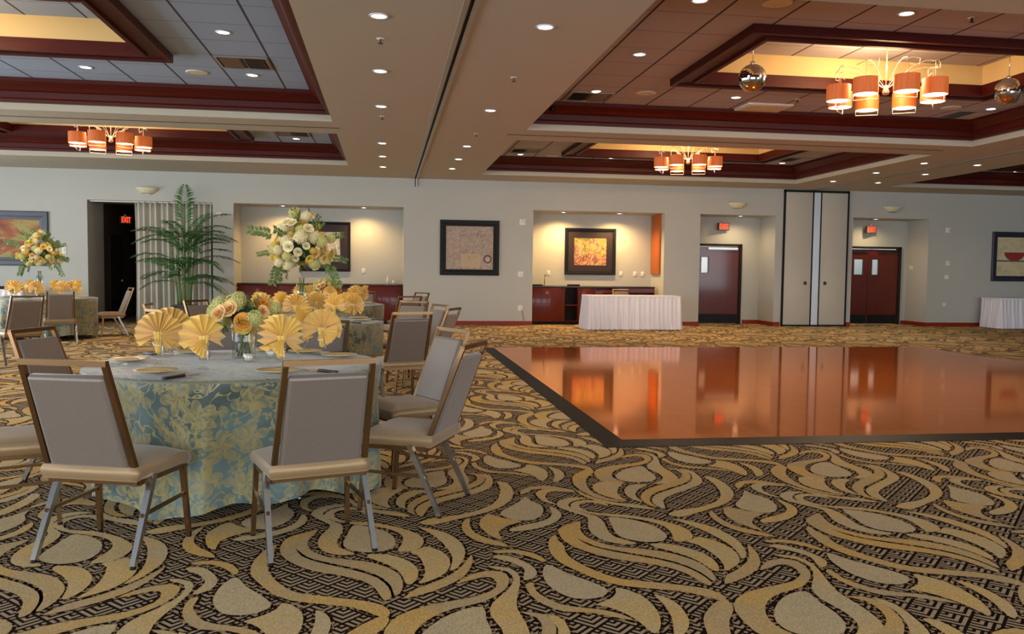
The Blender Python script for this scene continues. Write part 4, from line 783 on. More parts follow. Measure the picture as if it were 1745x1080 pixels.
def setting(cx,cy,ax,ay,tab,desc,full,rnd,nk,rr=None):
    # ax,ay: where the goblet stands; place faces outward
    dx,dy=ax-cx,ay-cy; l=math.hypot(dx,dy); dx/=l;dy/=l; a=math.atan2(dy,dx)
    view=math.atan2(ay,ax)-PI/2
    put(G,(ax,ay,ZC),0,'clear footed goblet with gold napkin, %s, %s table'%(desc,tab),'water goblets')
    put(NPK[nk%4],(ax,ay,ZC),view+rnd.uniform(-.9,.9),'gold fan-folded napkin in a goblet, %s, %s table'%(desc,tab),'gold napkins')
    tx,ty=-dy,dx
    for pr,rad,off,rot,nm,gr in ((PL,.70,.0,0,'cream side plate','side plates'),(KN,.72,.17,0,'dark-handled table knife','table knives'),(FK,.72,-.17,0,'steel dinner fork','dinner forks')):
        if not full and pr is not PL: continue
        x=cx+dx*rad+tx*off; y=cy+dy*rad+ty*off
        rot=a+PI+rnd.uniform(-.1,.1) if pr is not KN else a+PI+rnd.uniform(-.15,.15)
        if pr is PL: x,y=cx+dx*.66-tx*.13,cy+dy*.66-ty*.13
        if pr is KN: x,y=cx+dx*.74+tx*.10,cy+dy*.74+ty*.10
        if pr is FK: x,y=cx+dx*.74+tx*.05,cy+dy*.74+ty*.05
        put(pr,(x,y,ZC),rot,'%s, %s, %s table'%(nm,desc,tab),gr)
rnd=random.Random(5); T1=[(-1.39,5.44,'leftmost'),(-1.06,5.13,'second from the left'),(-.62,5.12,'front centre'),(-.43,5.86,'at the right end'),(-.59,6.36,'right rear'),(-.95,6.18,'behind the roses'),(-1.45,5.98,'left rear')]
for i,(x,y,d) in enumerate(T1): setting(-.92,5.5,x,y,'nearest',d,True,rnd,i)
PD=['right front','right','right rear','rear','left rear','left','left front','front']
for (cx,cy,tn),off in zip(tabs[1:],(R(-52),R(-45),R(-40))):
    for k in range(8):
        a=off+k*PI/4; setting(cx,cy,cx+.56*math.cos(a),cy+.56*math.sin(a),tn,PD[k]+' place',tn=='middle',rnd,k+1)
VT=tumbler('votive'); 
for i,(x,y,l) in enumerate(((-1.16,5.66,'votive glass left of the rose vase on the nearest table'),(-.86,5.52,'votive glass in front of the rose vase on the nearest table'),(-.76,5.78,'votive glass right of the rose vase on the nearest table'),(-1.18,9.75,'votive glass left of the tall vase on the middle table'),(-.66,9.8,'votive glass right of the tall vase on the middle table'))): put(VT,(x,y,ZC),0,l,'votive glasses')
# ------------------------------------------------------------------ flowers
def rose_mb(r,seed):
    rnd=random.Random(seed); mb=MB()
    for ring,(n,rad,h,op) in enumerate(((3,.22,.75,.05),(4,.42,.72,.15),(5,.65,.62,.38),(6,.92,.45,.75))):
        for k in range(n):
            a=2*PI*k/n+ring*.6+rnd.uniform(-.15,.15); wdt=PI/n*1.35
            def pf(u,v):
                aa=a+(u-.5)*2*wdt*(1-.25*v*v); q=r*rad*(.35+.65*v**.7)*(1+op*.25*v); 
                z=r*(h*math.sin(v*1.45)-.1-.12*op*v**3-.12*(abs(u-.5)*2)**2*v)
                return (q*math.cos(aa),q*math.sin(aa),z)
            mb.grid(pf,4,4)
    return mb
def ball_mb(r,seed,n=90,fl=.3):
    rnd=random.Random(seed); mb=MB(); mb.lathe([(0,-r*.8),(r*.55,-r*.6),(r*.8,0),(r*.55,r*.6),(0,r*.8)],10)
    for k in range(n):
        z=1-2*(k+.5)/n; a=k*2.39996; s=math.sqrt(1-z*z); d=Vector((s*math.cos(a),s*math.sin(a),z)); x=d.orthogonal().normalized(); y=d.cross(x)
        c=d*r*rnd.uniform(.82,1.05); w=r*fl*rnd.uniform(.7,1.1); t0=rnd.uniform(0,PI)
        for q in range(4):
            b=t0+q*PI/2; e=x*math.cos(b)+y*math.sin(b); f=x*math.cos(b+.55)+y*math.sin(b+.55); g=x*math.cos(b-.55)+y*math.sin(b-.55)
            mb.add([c,c+f*w*.6+d*.02*r,c+e*w+d*.12*r,c+g*w*.6+d*.02*r],[(0,1,2,3)])
    return mb
def sprig_mb(L,n,seed,leaf=.05,droop=.3,wd=.35):
    rnd=random.Random(seed); mb=MB(); pts=[Vector((0,0,0))+Vector((L*t,.04*L*math.sin(t*5),-droop*L*t*t)) for t in [k/8 for k in range(9)]]
    mb.tube(pts,.0025,4)
    for k in range(n):
        t=.12+.88*k/(n-1); i=min(int(t*8),7); p=pts[i].lerp(pts[i+1],t*8-i); s=1 if k%2 else -1
        d=(Vector((.6,s*.8,rnd.uniform(-.5,.5)))).normalized(); u=Vector((0,0,1)).cross(d).normalized(); l=leaf*rnd.uniform(.7,1.15)*(1.1-.4*t)
        up_=Vector((0,0,1))*l*.08
        mb.add([p,p+d*l*.45+u*l*wd/2+up_,p+d*l,p+d*l*.45-u*l*wd/2+up_,p+d*l*.5],[(0,1,4),(1,2,4),(2,3,4),(3,0,4)])
    return mb
def flower_meshes():
    D={}
    D['rose']=[rose_mb(1,i) for i in range(3)]
    return D
roseM={}
for i,mn in enumerate(('peach','creamp','orangep','yellow')):
    o=rose_mb(.045,i).build('rose',M[mn]); roseM[mn]=o.data; bpy.data.objects.remove(o)
o=ball_mb(.06,3,90).build('hydrangea',M['lime']); hyd=o.data; bpy.data.objects.remove(o)
o=ball_mb(.06,5,90).build('hydrangea',M['creamp']); hydc=o.data; bpy.data.objects.remove(o)
o=ball_mb(.04,4,120,.22).build('chrysanthemum',M['yellow']); mum=o.data; bpy.data.objects.remove(o)
spr=[]
for i in range(3):
    o=sprig_mb(.30,12,i,.105,[.1,.35,.7][i],.62).build('leafy_sprig',M['leaf']); spr.append(o.data); bpy.data.objects.remove(o)
def inst(name,me,parent,p,d,s):
    o=bpy.data.objects.new(name,me); C.objects.link(o); o.parent=parent; o.location=p
    o.rotation_mode='QUATERNION'; o.rotation_quaternion=Vector(d).to_track_quat('Z' if name!='leafy_sprig' else 'X','Y'); o.scale=(s,s,s); return o
def tall_arr(x,y,label,seed):
    rnd=random.Random(seed); t=thing('tall_flower_arrangement',label,'flower arrangement',(x,y,ZC))
    mb=MB(); mb.lathe([(0,.0),(.095,.0),(.09,.012),(.075,.06),(.045,.15),(.036,.20),(.05,.30),(.058,.42),(.056,.42),(.047,.30),(.032,.20),(0,.19)],24); v=mb.build('vase',M['glassT'],t)
    mb=MB(); mb.lathe([(.078,.012),(.066,.06),(.04,.145)],24,sm=False); mb.build('mosaic_foot',M['crystal'],v)
    mb=MB()
    for k in range(7):
        a=k*.9; mb.tube([(.015*math.cos(a),.015*math.sin(a),.21),(.03*math.cos(a+1),.03*math.sin(a+1),.5)],.004,5)
    mb.build('stems',M['leaf'],t)
    zc=.80
    mb=MB(); mb.lathe([(0,-.10),(.10,-.08),(.19,0),(.14,.09),(.06,.18),(0,.2)],16,(0,0,zc-.02),rf=lambda a,z:1+.12*math.sin(5*a+z*30))
    M.setdefault('mass',simple('dark_foliage_mass',srgb(40,58,26),.8,0,.4,40)); mb.build('foliage_core',M['mass'],t)
    k=0
    def P(a,e,q):
        d=Vector((math.cos(a)*math.cos(e),math.sin(a)*math.cos(e),math.sin(e)))
        s=Vector((d.x*(.34-.10*max(d.z,0)),d.y*.28,d.z*(.40 if d.z>0 else .20))); return s*q+Vector((0,0,zc)),d
    for k in range(120):
        a=k*2.39996; e=math.asin(max(-.85,min(1,-.85+1.85*((k*47)%120+.5)/120))); p,d=P(a,e,rnd.uniform(.7,1.2)); c=rnd.random()
        if c<.40: inst('rose',roseM[rnd.choice(('peach','creamp','creamp','yellow'))],t,p,d,rnd.uniform(.9,1.35))
        elif c<.62: inst('hydrangea',hyd if rnd.random()<.5 else hydc,t,p,d,rnd.uniform(.8,1.25))
        elif c<.80: inst('chrysanthemum',mum,t,p,d,rnd.uniform(.8,1.2))
        else: inst('leafy_sprig',rnd.choice(spr),t,p*.7+Vector((0,0,zc*.3)),d+Vector((0,0,rnd.uniform(-.3,.4))),rnd.uniform(.5,.85))
    for dx,dy,dz,px,pz,s in ((-1,0,.25,-.30,.98,.95),(-.15,0,1,-.05,1.10,.62),(.35,-.2,.8,.12,1.05,.6),(1,0,.35,.30,.95,.6),(-.4,-.2,-1,-.24,.66,.85),(.5,-.1,-.9,.30,.66,.9),(-.1,-.5,-.8,-.15,.62,.5),(1,.1,-.2,.34,.74,.6),(-1,-.1,-.1,-.34,.78,.5)):
        inst('leafy_sprig',spr[0],t,(px,-.03,pz),(dx,dy,dz),s)
    return t
def low_arr(x,y,label,seed):
    rnd=random.Random(seed); t=thing('rose_centrepiece',label,'flower arrangement',(x,y,ZC))
    mb=MB(); mb.bbox(-.07,-.07,.001,.07,.07,.20,.008); 
    v=mb.build('vase',M['glassT'],t)
    mb=MB()
    for k in range(9):
        a=k*.7; mb.tube([(.045*math.cos(a),.045*math.sin(a),.01),(.03*math.cos(a+2),.03*math.sin(a+2),.21)],.0045,5)
    mb.build('stems',M['leaf'],t)
    mb=MB(); mb.lathe([(0,-.06),(.07,-.04),(.10,.02),(.08,.07),(0,.09)],14,(0,0,.26),rf=lambda a,z:1+.1*math.sin(5*a)); mb.build('foliage_core',M['mass'],t)
    for k in range(34):
        a=k*2.39996; e=math.asin(-.35+1.35*(k+.5)/34); d=Vector((math.cos(a)*math.cos(e),math.sin(a)*math.cos(e),math.sin(e)))
        p=Vector((d.x*.21,d.y*.17,.26+d.z*.14)); c=rnd.random()
        if c<.32: inst('rose',roseM[rnd.choice(('peach','orangep','yellow'))],t,p,d,rnd.uniform(.9,1.2))
        elif c<.78: inst('hydrangea',hyd,t,p,d,rnd.uniform(.7,1.0))
        else: inst('leafy_sprig',rnd.choice(spr),t,p*.8,d,rnd.uniform(.3,.42))
    for (px,pz,dx,dz) in ((-.07,.33,-.3,.6),(-.13,.30,-.7,.5),(.02,.25,.2,.2)):
        inst('rose',roseM['orangep' if px>0 else 'peach'],t,(px,-.17,pz),(dx,-1,dz),1.25)
    return t
tall_arr(-.97,10.05,'tall arrangement of cream roses and greenery in a clear vase on the middle table',3)
low_arr(-.93,5.78,'low cluster of peach roses and green hydrangea on the nearest table',4)
low_arr(-1.0,14.9,'low yellow-green flower cluster on the farthest centre table',9)
tall_arr(-6.5,17.1,'tall arrangement of peach and cream flowers on the far left table',12)
# ------------------------------------------------------------------ palm
pl=thing('potted_palm','tall green bamboo palm in a dark square pot before the pale curtain','palm',(-4.6,20.35,0))
mb=MB()
pr=[(0,.17),(.44,.205),(.5,.21),(.5,.235)]
vs=[]
for z,r_ in ((0,.18),(.46,.22),(.5,.235),(.52,.235),(.52,.2),(.47,.19)): vs+=[(-r_,-r_,z),(r_,-r_,z),(r_,r_,z),(-r_,r_,z)]
fs=[(i*4+k,i*4+(k+1)%4,(i+1)*4+(k+1)%4,(i+1)*4+k) for i in range(5) for k in range(4)]; mb.add(vs,fs+[(3,2,1,0)]); mb.build('pot',M['pot'],pl)
mb=MB(); mb.poly([(-.195,-.195,.475),(.195,-.195,.475),(.195,.195,.475),(-.195,.195,.475)]); mb.build('soil',M['soil'],pl)
rnd=random.Random(21); canes=[]
for k in range(9):
    a=k*2.4; r_=.05+.11*((k*37)%10)/10; x0,y0=r_*math.cos(a),r_*math.sin(a); hx=1.1+1.0*((k*53)%10)/10; lean=.16
    pts=[(x0*(1+lean*t*6),y0*(1+lean*t*4),.47+hx*t) for t in [q/6 for q in range(7)]]; mb=MB(); mb.tube(pts,.016,7,rr=[.02-.001*q for q in range(7)]); mb.build('cane',M['cane'],pl); canes.append(pts)
def frond(p,az,el,L,droop,name='frond'):
    mb=MB(); d=Vector((math.cos(az)*math.cos(el),math.sin(az)*math.cos(el),math.sin(el))); N=22; pts=[]; q=Vector(p); dd=d.copy()
    for k in range(N+1): pts.append(q.copy()); q=q+dd*(L/N); dd=(dd+Vector((0,0,-droop/N))).normalized()
    mb.tube(pts,.006,4,rr=[.007*(1-k/N)+.0015 for k in range(N+1)])
    for k in range(4,N+1):
        t=k/N; T=(pts[k]-pts[k-1]).normalized(); S=T.cross(Vector((0,0,1)));
        S=S.normalized() if S.length>.05 else Vector((1,0,0)); ll=.36*math.sin(PI*(.12+.82*t))**.8*L/1.1
        for s in (-1,1):
            e=(T*.75+S*s*.85+Vector((0,0,.12+rnd.uniform(-.12,.1)))).normalized(); w=.020; n_=T.cross(S).normalized()
            a=pts[k]; m=a+e*ll*.5; b=a+e*ll+Vector((0,0,-ll*.28)); m.z-=ll*.04
            wv=e.cross(n_).normalized()*w
            mb.add([a,m+wv,b,m-wv,m+n_*.004],[(0,1,4),(1,2,4),(2,3,4),(3,0,4)])
    mb.build(name,M['leafd'],pl)
FR=[(.0,2.2,95,72,1.2,.5),(-.1,2.0,160,42,1.1,1.1),(.1,2.1,20,58,1.1,1.3),(0,1.9,60,60,1.1,.8),(-.05,1.85,200,45,1.15,1.1),(.1,1.8,-20,40,1.15,1.2),(-.1,1.7,-120,55,.9,1.0),(.05,1.7,-60,50,.9,1.0),
    (-.15,1.5,175,35,1.05,1.1),(.15,1.5,5,30,1.1,1.1),(-.1,1.4,-150,35,1.0,1.1),(.1,1.35,-35,35,1.0,1.1),(0,1.3,-90,45,.8,1.2),(-.15,1.2,160,22,1.0,1.0),(.15,1.15,15,18,1.05,1.1),(.1,1.0,-15,18,1.0,1.2),(-.1,1.0,-165,25,.9,1.2),(0,2.0,-100,50,1.0,1.1),(.0,1.6,110,50,.9,1.0),(-.05,1.1,-110,35,.75,1.2),(.05,1.05,-70,30,.75,1.2),(.0,1.9,-60,45,1.0,1.2)]
FR+=[(.1,2.1,-15,36,1.1,1.0),(.05,2.0,12,30,1.15,1.1),(-.05,2.0,195,28,1.1,1.2)]+[(rnd.uniform(-.15,.15),rnd.uniform(.95,2.0),rnd.uniform(150,390),rnd.uniform(25,60),rnd.uniform(.8,1.15),rnd.uniform(1.0,1.6)) for _ in range(16)]
for x,z,az,el,L,dr in FR: frond((x,0,z),R(az+rnd.uniform(-8,8)),R(el),L*1.0,dr)
# ------------------------------------------------------------------ skirted tables
def skirted(x0,x1,y0,y1,zt,label,l2,seed):
    cx,cy=(x0+x1)/2,(y0+y1)/2; t=thing('folding_table','folding table hidden under '+l2,'table',(cx,cy,0)); hx,hy=(x1-x0)/2-.02,(y1-y0)/2-.02
    mb=MB(); mb.bbox(-hx,-hy,zt-.035,hx,hy,zt-.004,.01); mb.build('tabletop',M['white'],t)
    for sx in (-1,1):
        for sy in (-1,1): mb=MB(); mb.bar((sx*(hx-.15),sy*(hy-.08),.0),(sx*(hx-.15),sy*(hy-.08),zt-.035),.025); mb.build('leg',M['leg'],t)
    s=thing('table_skirt',label,'table skirt',(cx,cy,0)); hx+=.025; hy+=.025
    per=[]; cr_=.04
    cor=[(hx,-hy),(hx,hy),(-hx,hy),(-hx,-hy)]; pts=[]
    n=[int(4*hx*100/4),int(2*hy*50)]
    def edge(a,b,k):
        for i in range(k): pts.append((a[0]+(b[0]-a[0])*i/k,a[1]+(b[1]-a[1])*i/k))
    edge((-hx,-hy),(hx,-hy),220); edge((hx,-hy),(hx,hy),70); edge((hx,hy),(-hx,hy),220); edge((-hx,hy),(-hx,-hy),70)
    mb=MB(); N=len(pts); rows=8; vs=[]; rnd2=random.Random(seed); ph=[rnd2.uniform(0,6) for _ in range(3)]; acc=0; S_=[0]
    for i in range(1,N): acc+=math.hypot(pts[i][0]-pts[i-1][0],pts[i][1]-pts[i-1][1]); S_.append(acc)
    for j in range(rows+1):
        f=j/rows; z=zt-.02-(zt-.035)*f
        for i,(x,y) in enumerate(pts):
            l=math.hypot(x/hx**.5,y); w=(.008+.028*f)*(math.sin(S_[i]*52+ph[0]+2*math.sin(S_[i]*3.1))+.5*math.sin(S_[i]*23+ph[1]))+.045*f
            nx=1 if x>=hx-1e-6 else (-1 if x<=-hx+1e-6 else 0); ny=1 if y>=hy-1e-6 else (-1 if y<=-hy+1e-6 else 0)
            q=math.hypot(nx,ny) or 1; vs.append((x+w*nx/q,y+w*ny/q,z))
    mb.add(vs,[(j*N+i,j*N+(i+1)%N,(j+1)*N+(i+1)%N,(j+1)*N+i) for j in range(rows) for i in range(N)],0,True); mb.build('pleated_panel',M['wcloth'],s)
    mb=MB(); mb.bbox(-hx-.004,-hy-.004,zt-.05,hx+.004,hy+.004,zt+.002,.004); mb.build('top_cloth',M['wcloth'],s); return s
skirted(4.82,7.12,19.62,20.3,.835,'white pleated skirt and cloth on the long table before the lit bar niche','the white skirt by the bar niche',1)
skirted(16.35,18.8,20.3,21.05,.83,'white pleated skirt and cloth on the table against the right end of the back wall','the white skirt at the right wall',2)
skirted(-10.2,-8.0,20.1,20.8,.85,'white cloth on the serving table below the landscape picture at far left','the white cloth at far left',3)
small('serving_tray','dark tray lying on the far left serving table','tray',(-8.5,20.4,.852),lambda m:m.bbox(-.45,-.22,0,.45,.22,.06,.02),M['black'])
# ------------------------------------------------------------------ ceiling fixtures
def downlight(x,y,z,label,grp):
    t=thing('recessed_downlight',label,'ceiling light',(x,y,z),0,grp)
    return t
dl0=thing('recessed_downlight','x','ceiling light',(0,0,0))
mb=MB(); mb.lathe([(.068,0.0),(.092,0.0),(.090,-.008),(.072,-.010),(.068,0.0)],24); mb.build('trim_ring',M['silver'],dl0)
mb=MB(); mb.lathe([(0,-.004),(.05,-.004),(.069,-.002)],20); mb.build('lamp',M['bulb'],dl0)
OL=[]
def putdl(x,y,z,label,grp,pw=0,col=(1,.84,.66),ss=105):
    if not OL:
        dl0.location=(x,y,z); dl0['label']=label; dl0['group']=grp
    else: dup(dl0,(x,y,z),0,label,grp)
    OL.append(1)
    if pw:
        li=bpy.data.lights.new('downlight_beam','SPOT'); li.energy=pw; li.color=col; li.spot_size=R(ss); li.spot_blend=.8; li.shadow_soft_size=.05
        lo=bpy.data.objects.new('downlight_beam',li); C.objects.link(lo); lo.location=(x,y,z-.03)
nth=['nearest','second nearest','third nearest','fourth','fifth','farthest']
for x,ys,s in ((-.07,(7.81,9.94,12.05,15.5,17.28,19.02),'left'),(1.47,(7.86,12.02,15.52,17.34,18.96),'right')):
    for k,y in enumerate(ys): putdl(x,y,ZS,'recessed downlight in the central soffit, row %s of track, %s'%(s,(nth if len(ys)==6 else nth[:4]+['farthest'])[k]),'soffit downlights',38)
for x,s in ((10.77,'left'),(11.96,'right')):
    for k,y in enumerate((15.68,17.36,19.18)): putdl(x,y,ZS,'recessed downlight in the right soffit, row %s of its track, %s'%(s,['nearest','middle','farthest'][k]),'right soffit downlights',38)
TD=[(-1.86,8.1,'left tray at its top edge in the photo'),(-1.86,10.19,'left tray right of the coffer'),(-4.05,12.32,'left tray below the coffer'),(-1.86,12.34,'left tray in its near-track corner beside the speaker'),
    (-1.85,18.1,'far left tray by the vent'),(3.07,8.1,'right tray at the top edge near the big speaker'),(3.1,10.2,'right tray left of the wooden coffer'),(3.1,12.37,'right tray beside the left vent'),(5.3,12.36,'right tray by the white access panel'),(5.3,8.1,'right tray front, near the sprinkler'),(9.62,12.35,'right tray beside the right vent'),
    (3.07,19.3,'far right tray at its left end'),(5.26,19.4,'far right tray behind the coffer'),(9.5,19.3,'far right tray at its right end'),(15.9,19.4,'farthest right tray')]
for x,y,l in TD: putdl(x,y,ZT,'recessed downlight in '+l,'tile downlights',30)
for x,y,l in ((-2.56,21.75,'left end of the left bar niche'),(-.55,21.75,'right end of the left bar niche'),(4.63,21.75,'left end of the lit bar niche'),(6.15,21.75,'right end of the lit bar niche')):
    putdl(x,y,ZO,'recessed downlight at the '+l,'niche downlights',120 if x<2 else 230,(1,.62,.24),150)
for x,l in ((9.49,'single door recess'),(13.45,'double door recess')): putdl(x,21.62,ZO,'recessed downlight in the ceiling of the '+l,'door downlights',55,(1,.72,.38),158)
sp0=thing('ceiling_speaker','white round ceiling speaker above the right tray near the top edge','speaker',(3.86,8.04,ZT)); mb=MB(); mb.lathe([(.135,0),(.15,0),(.15,-.008),(.135,-.012)],28); mb.build('rim',M['white'],sp0)
mb=MB(); mb.lathe([(0,-.012),(.135,-.010)],28); mb.build('grille',M['alab'],sp0)
for x,y,l in ((-2.6,12.32,'white round ceiling speaker in the left tray'),(3.86,12.35,'white round speaker between the left vent and the wooden coffer'),(8.95,12.4,'white round speaker below the big chandelier'),(3.84,19.4,'white round speaker in the far right tray')): dup(sp0,(x,y,ZT),0,l)
def vent(x,y,label,rz=0):
    t=thing('ceiling_vent',label,'air vent',(x,y,ZT-.004)); mb=MB(); mb.box(-.32,-.30,-.002,.32,.30,.002); mb.build('backing',M['vent'],t)
    mb=MB()
    for k in range(9):
        a=.03+.028*k
        for s in (-1,1):
            mb.add([(s*.05*0+s*a,-.28+0*a,-.004),(s*(a+.016),-.28,-.022),(s*(a+.016),.28,-.022),(s*a,.28,-.004)],[(0,1,2,3)])
    mb.build('louvres',M['ventw'],t)
    mb=MB(); mb.ring(-.335,.335,-.315,.315,[(0,0),(0,-.01),(.03,-.014),(.03,0)]); mb.build('frame',M['ventw'],t); return t
vent(-1.86,11.62,'louvred ceiling vent in the left tray beside its corner downlight'); vent(3.08,12.75,'louvred vent in the right tray at its left corner'); vent(9.55,12.85,'dark louvred vent in the right tray below the big chandelier')
vent(-1.86,17.42,'louvred vent in the far left tray'); vent(3.08,18.65,'louvred vent at the left end of the far right tray'); vent(9.5,18.6,'louvred vent at the right end of the far right tray')
ap=thing('access_panel','white square access panel in the right tray between mirror ball and chandelier','ceiling panel',(6.02,12.95,ZT)); mb=MB(); mb.bbox(-.38,-.30,-.03,.38,.30,0,.01); mb.build('frame',M['white'],ap); mb=MB(); mb.bbox(-.32,-.24,-.034,.32,.24,-.028,.002); mb.build('panel',M['alab'],ap)
sk0=thing('sprinkler_head','small pendent sprinkler in the soffit, nearest in the row left of the track','sprinkler',(-.06,8.57,ZS)); mb=MB(); mb.lathe([(0,-.004),(.04,-.004),(.042,0)],14); mb.build('escutcheon',M['white'],sk0)
mb=MB(); mb.bar((0,0,0),(0,0,-.045),.016); mb.lathe([(0,-.05),(.028,-.05),(.028,-.045),(0,-.045)],12); mb.build('deflector',M['brass'],sk0)
for x,y,z,l in ((-.06,12.82,ZS,'small sprinkler in the soffit, farther one left of the track'),(1.49,9.95,ZS,'small sprinkler in the soffit, nearer one right of the track'),(1.49,14.1,ZS,'small sprinkler in the soffit, farther one right of the track'),(6.05,8.11,ZT,'small sprinkler in the tiles in front of the chandelier coffer'),(6.27,12.3,ZT,'small sprinkler in the tiles above the access panel')): dup(sk0,(x,y,z),0,l)
sc=thing('security_camera','small black camera at the left corner of the right tray','camera',(2.62,13.3,3.98)); mb=MB(); mb.lathe([(0,-.05),(.035,-.035),(.05,0),(.05,.02),(0,.02)],16); mb.build('dome',M['black'],sc); mb=MB(); mb.bar((0,0,.02),(0,0,.108),.02); mb.build('bracket',M['black'],sc)
# ---- chandeliers
def chandelier(label):
    t=thing('chandelier',label,'chandelier')      # origin at the ceiling point, z=4.42
    mb=MB(); mb.tube([(0,0,0),(0,0,-.62)],.010,8); mb.build('rod',M['wire'],t)
    mb=MB(); mb.lathe([(0,0),(.07,0),(.06,-.02),(0,-.025)],16); mb.build('canopy',M['wire'],t)
    mb=MB(); mb.lathe([(0,-.72),(.035,-.71),(.045,-.68),(.03,-.64),(.02,-.6),(0,-.6)],14); mb.build('hub',M['wire'],t)
    rnd=random.Random(2)
    for k in range(8):
        a=R(22.5+45*k); r_=.60; c=Vector((r_*math.cos(a),r_*math.sin(a),0)); tx=Vector((-math.sin(a),math.cos(a),0))
        mb=MB(); mb.tube([(.02*math.cos(a),.02*math.sin(a),-.64),c*.28+Vector((0,0,-.52)),c*.55+Vector((0,0,-.40)),c*.8+Vector((0,0,-.36)),c+Vector((0,0,-.38)),c+Vector((0,0,-.62))],.0035,6)
        z=-.44+rnd.uniform(-.02,.05); s=.12
        mb.tube([c-tx*s+Vector((0,0,z)),c+tx*s*.6+Vector((0,0,z+.05)),c+tx*s*1.3+Vector((0,0,z+.03)),c+tx*s*1.2+Vector((0,0,z-.05)),c+tx*.3*s+Vector((0,0,z-.03))],.005,5)
        mb.build('arm',M['wire'],t)
        mb=MB(); mb.lathe([(.15,-.80),(.15,-.60)],28,tuple(c)); mb.lathe([(.146,-.60),(.146,-.80)],28,tuple(c)); mb.lathe([(.15,-.60),(.146,-.60)],28,tuple(c)); sh=mb.build('lamp_shade',M['shade'],t)
        mb=MB(); mb.lathe([(0,-.795),(.145,-.795),(.145,-.79),(0,-.79)],28,tuple(c)); mb.build('diffuser',M['diff'],sh)
        mb=MB(); o_=rnd.uniform(-.5,.5); e=(tx*math.cos(o_)+Vector((math.cos(a),math.sin(a),0))*math.sin(o_)); q=.14
        P=[c+e*q+Vector((0,0,-.795)),c+e*q+Vector((0,0,-.865)),c-e*q+Vector((0,0,-.865)),c-e*q+Vector((0,0,-.795))]
        mb.tube(P,.006,5,sm=False); mb.build('wire_loop',M['wire'],t)
    return t
c0=chandelier('big eight-shade chandelier with wood veneer drums in the near right tray'); c0.location=(6.34,10.07,4.42)
CHS=[((6.34,17.2,4.42),'eight-shade veneer drum chandelier in the far right tray'),((-5.1,16.8,4.42),'eight-shade veneer drum chandelier in the far left tray')]
c0.rotation_euler=(0,0,R(-32.2))
for (l,n_),q in zip(CHS,(-20.2,16.9)): dup(c0,l,R(q),n_)
for l in [(6.34,10.07,4.42)]+[q[0] for q in CHS]+[(-5.1,10.07,4.42)]:
    li=bpy.data.lights.new('chandelier_glow','POINT'); li.energy=(55 if l[0]<0 else 120); li.color=(1,.66,.34); li.shadow_soft_size=.25; lo=bpy.data.objects.new('chandelier_glow',li); C.objects.link(lo); lo.location=(l[0],l[1],4.0)
    li=bpy.data.lights.new('chandelier_down','AREA'); li.shape='DISK'; li.size=1.2; li.energy=40; li.color=(1,.74,.48); lo=bpy.data.objects.new('chandelier_down',li); C.objects.link(lo); lo.location=(l[0],l[1],3.54)
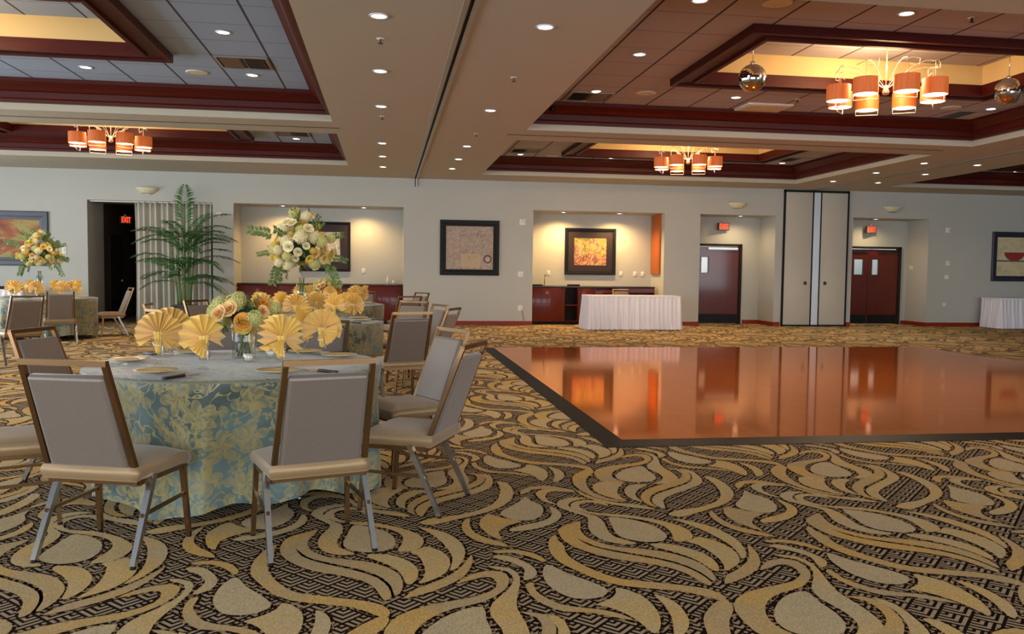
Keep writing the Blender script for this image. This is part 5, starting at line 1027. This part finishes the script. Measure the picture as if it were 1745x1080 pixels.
# ---- mirror balls
def mirrorball(x,y,z,label):
    t=thing('mirror_ball',label,'mirror ball',(x,y,z)); r_=.172; rnd=random.Random(8); mb=MB(); nl=22
    for j in range(nl):
        p0,p1=PI*j/nl+.008,PI*(j+1)/nl-.008; n=max(6,int(44*math.sin((p0+p1)/2)))
        for k in range(n):
            a0,a1=2*PI*k/n+.01,2*PI*(k+1)/n-.01; q=[]
            for p,a in ((p1,a0),(p1,a1),(p0,a1),(p0,a0)): q.append(Vector((r_*math.sin(p)*math.cos(a),r_*math.sin(p)*math.sin(a),r_*math.cos(p))))
            c=(q[0]+q[2])/2; ax=Vector((rnd.uniform(-1,1),rnd.uniform(-1,1),rnd.uniform(-1,1))); 
            Rm=Matrix.Rotation(rnd.uniform(-.13,.13),3,ax.normalized()); mb.add([c+Rm@(v_-c) for v_ in q],[(0,1,2,3)])
    mb.build('facets',M['mirror'],t); mb=MB(); mb.lathe([(0,-.168)]+[(.168*math.sin(PI*k/12),-.168*math.cos(PI*k/12)) for k in range(1,12)]+[(0,.168)],20); mb.build('core',M['vent'],t)
    mb=MB(); mb.lathe([(0,.165),(.03,.165),(.03,.2),(0,.2)],12); mb.tube([(0,0,.19),(0,0,4.42-z)],.004,6); mb.build('hanger',M['steel'],t); return t
mirrorball(4.54,10.1,3.842,'mirror ball hanging left of the big chandelier'); mirrorball(8.11,10.1,3.83,'mirror ball hanging right of the big chandelier at the photo edge')
# ------------------------------------------------------------------ daylight
def area(name,loc,rot,sx,sy,en,col):
    li=bpy.data.lights.new(name,'AREA'); li.shape='RECTANGLE'; li.size=sx; li.size_y=sy; li.energy=en; li.color=col
    lo=bpy.data.objects.new(name,li); C.objects.link(lo); lo.location=loc; lo.rotation_euler=rot
for q in Ys: area('window_daylight',(X0-.25,q+1.5,1.9),(0,-PI/2,0),2.8,3.0,DL,(.80,.90,1))
for q in Xs: area('window_daylight',(q+1.6,Y0-.25,1.9),(PI/2,0,0),3.2,2.8,DR,(.86,.93,1))
area('back_room_light',(13.75,23.4,2.9),(0,0,0),1,1,60,(.85,.93,1)); area('back_room_light',(9.3,23.4,2.9),(0,0,0),1,.6,25,(1,.85,.65))
W=bpy.data.worlds.new('world'); bpy.context.scene.world=W; W.use_nodes=True; bg=W.node_tree.nodes['Background']; bg.inputs[0].default_value=(.75,.87,1,1); bg.inputs[1].default_value=WS
sc_=bpy.context.scene; sc_.view_settings.view_transform='Standard'; sc_.view_settings.look='None'; sc_.view_settings.gamma=1; sc_.view_settings.exposure=EXPO; sc_.view_settings.use_curve_mapping=False
for k_ in ('used',):
    for o in C.objects:
        if k_ in o: del o[k_]
sc_.cycles.max_bounces=8; sc_.cycles.diffuse_bounces=4; sc_.cycles.glossy_bounces=4; sc_.cycles.transparent_max_bounces=16; sc_.cycles.use_denoising=True; sc_.cycles.sample_clamp_indirect=4
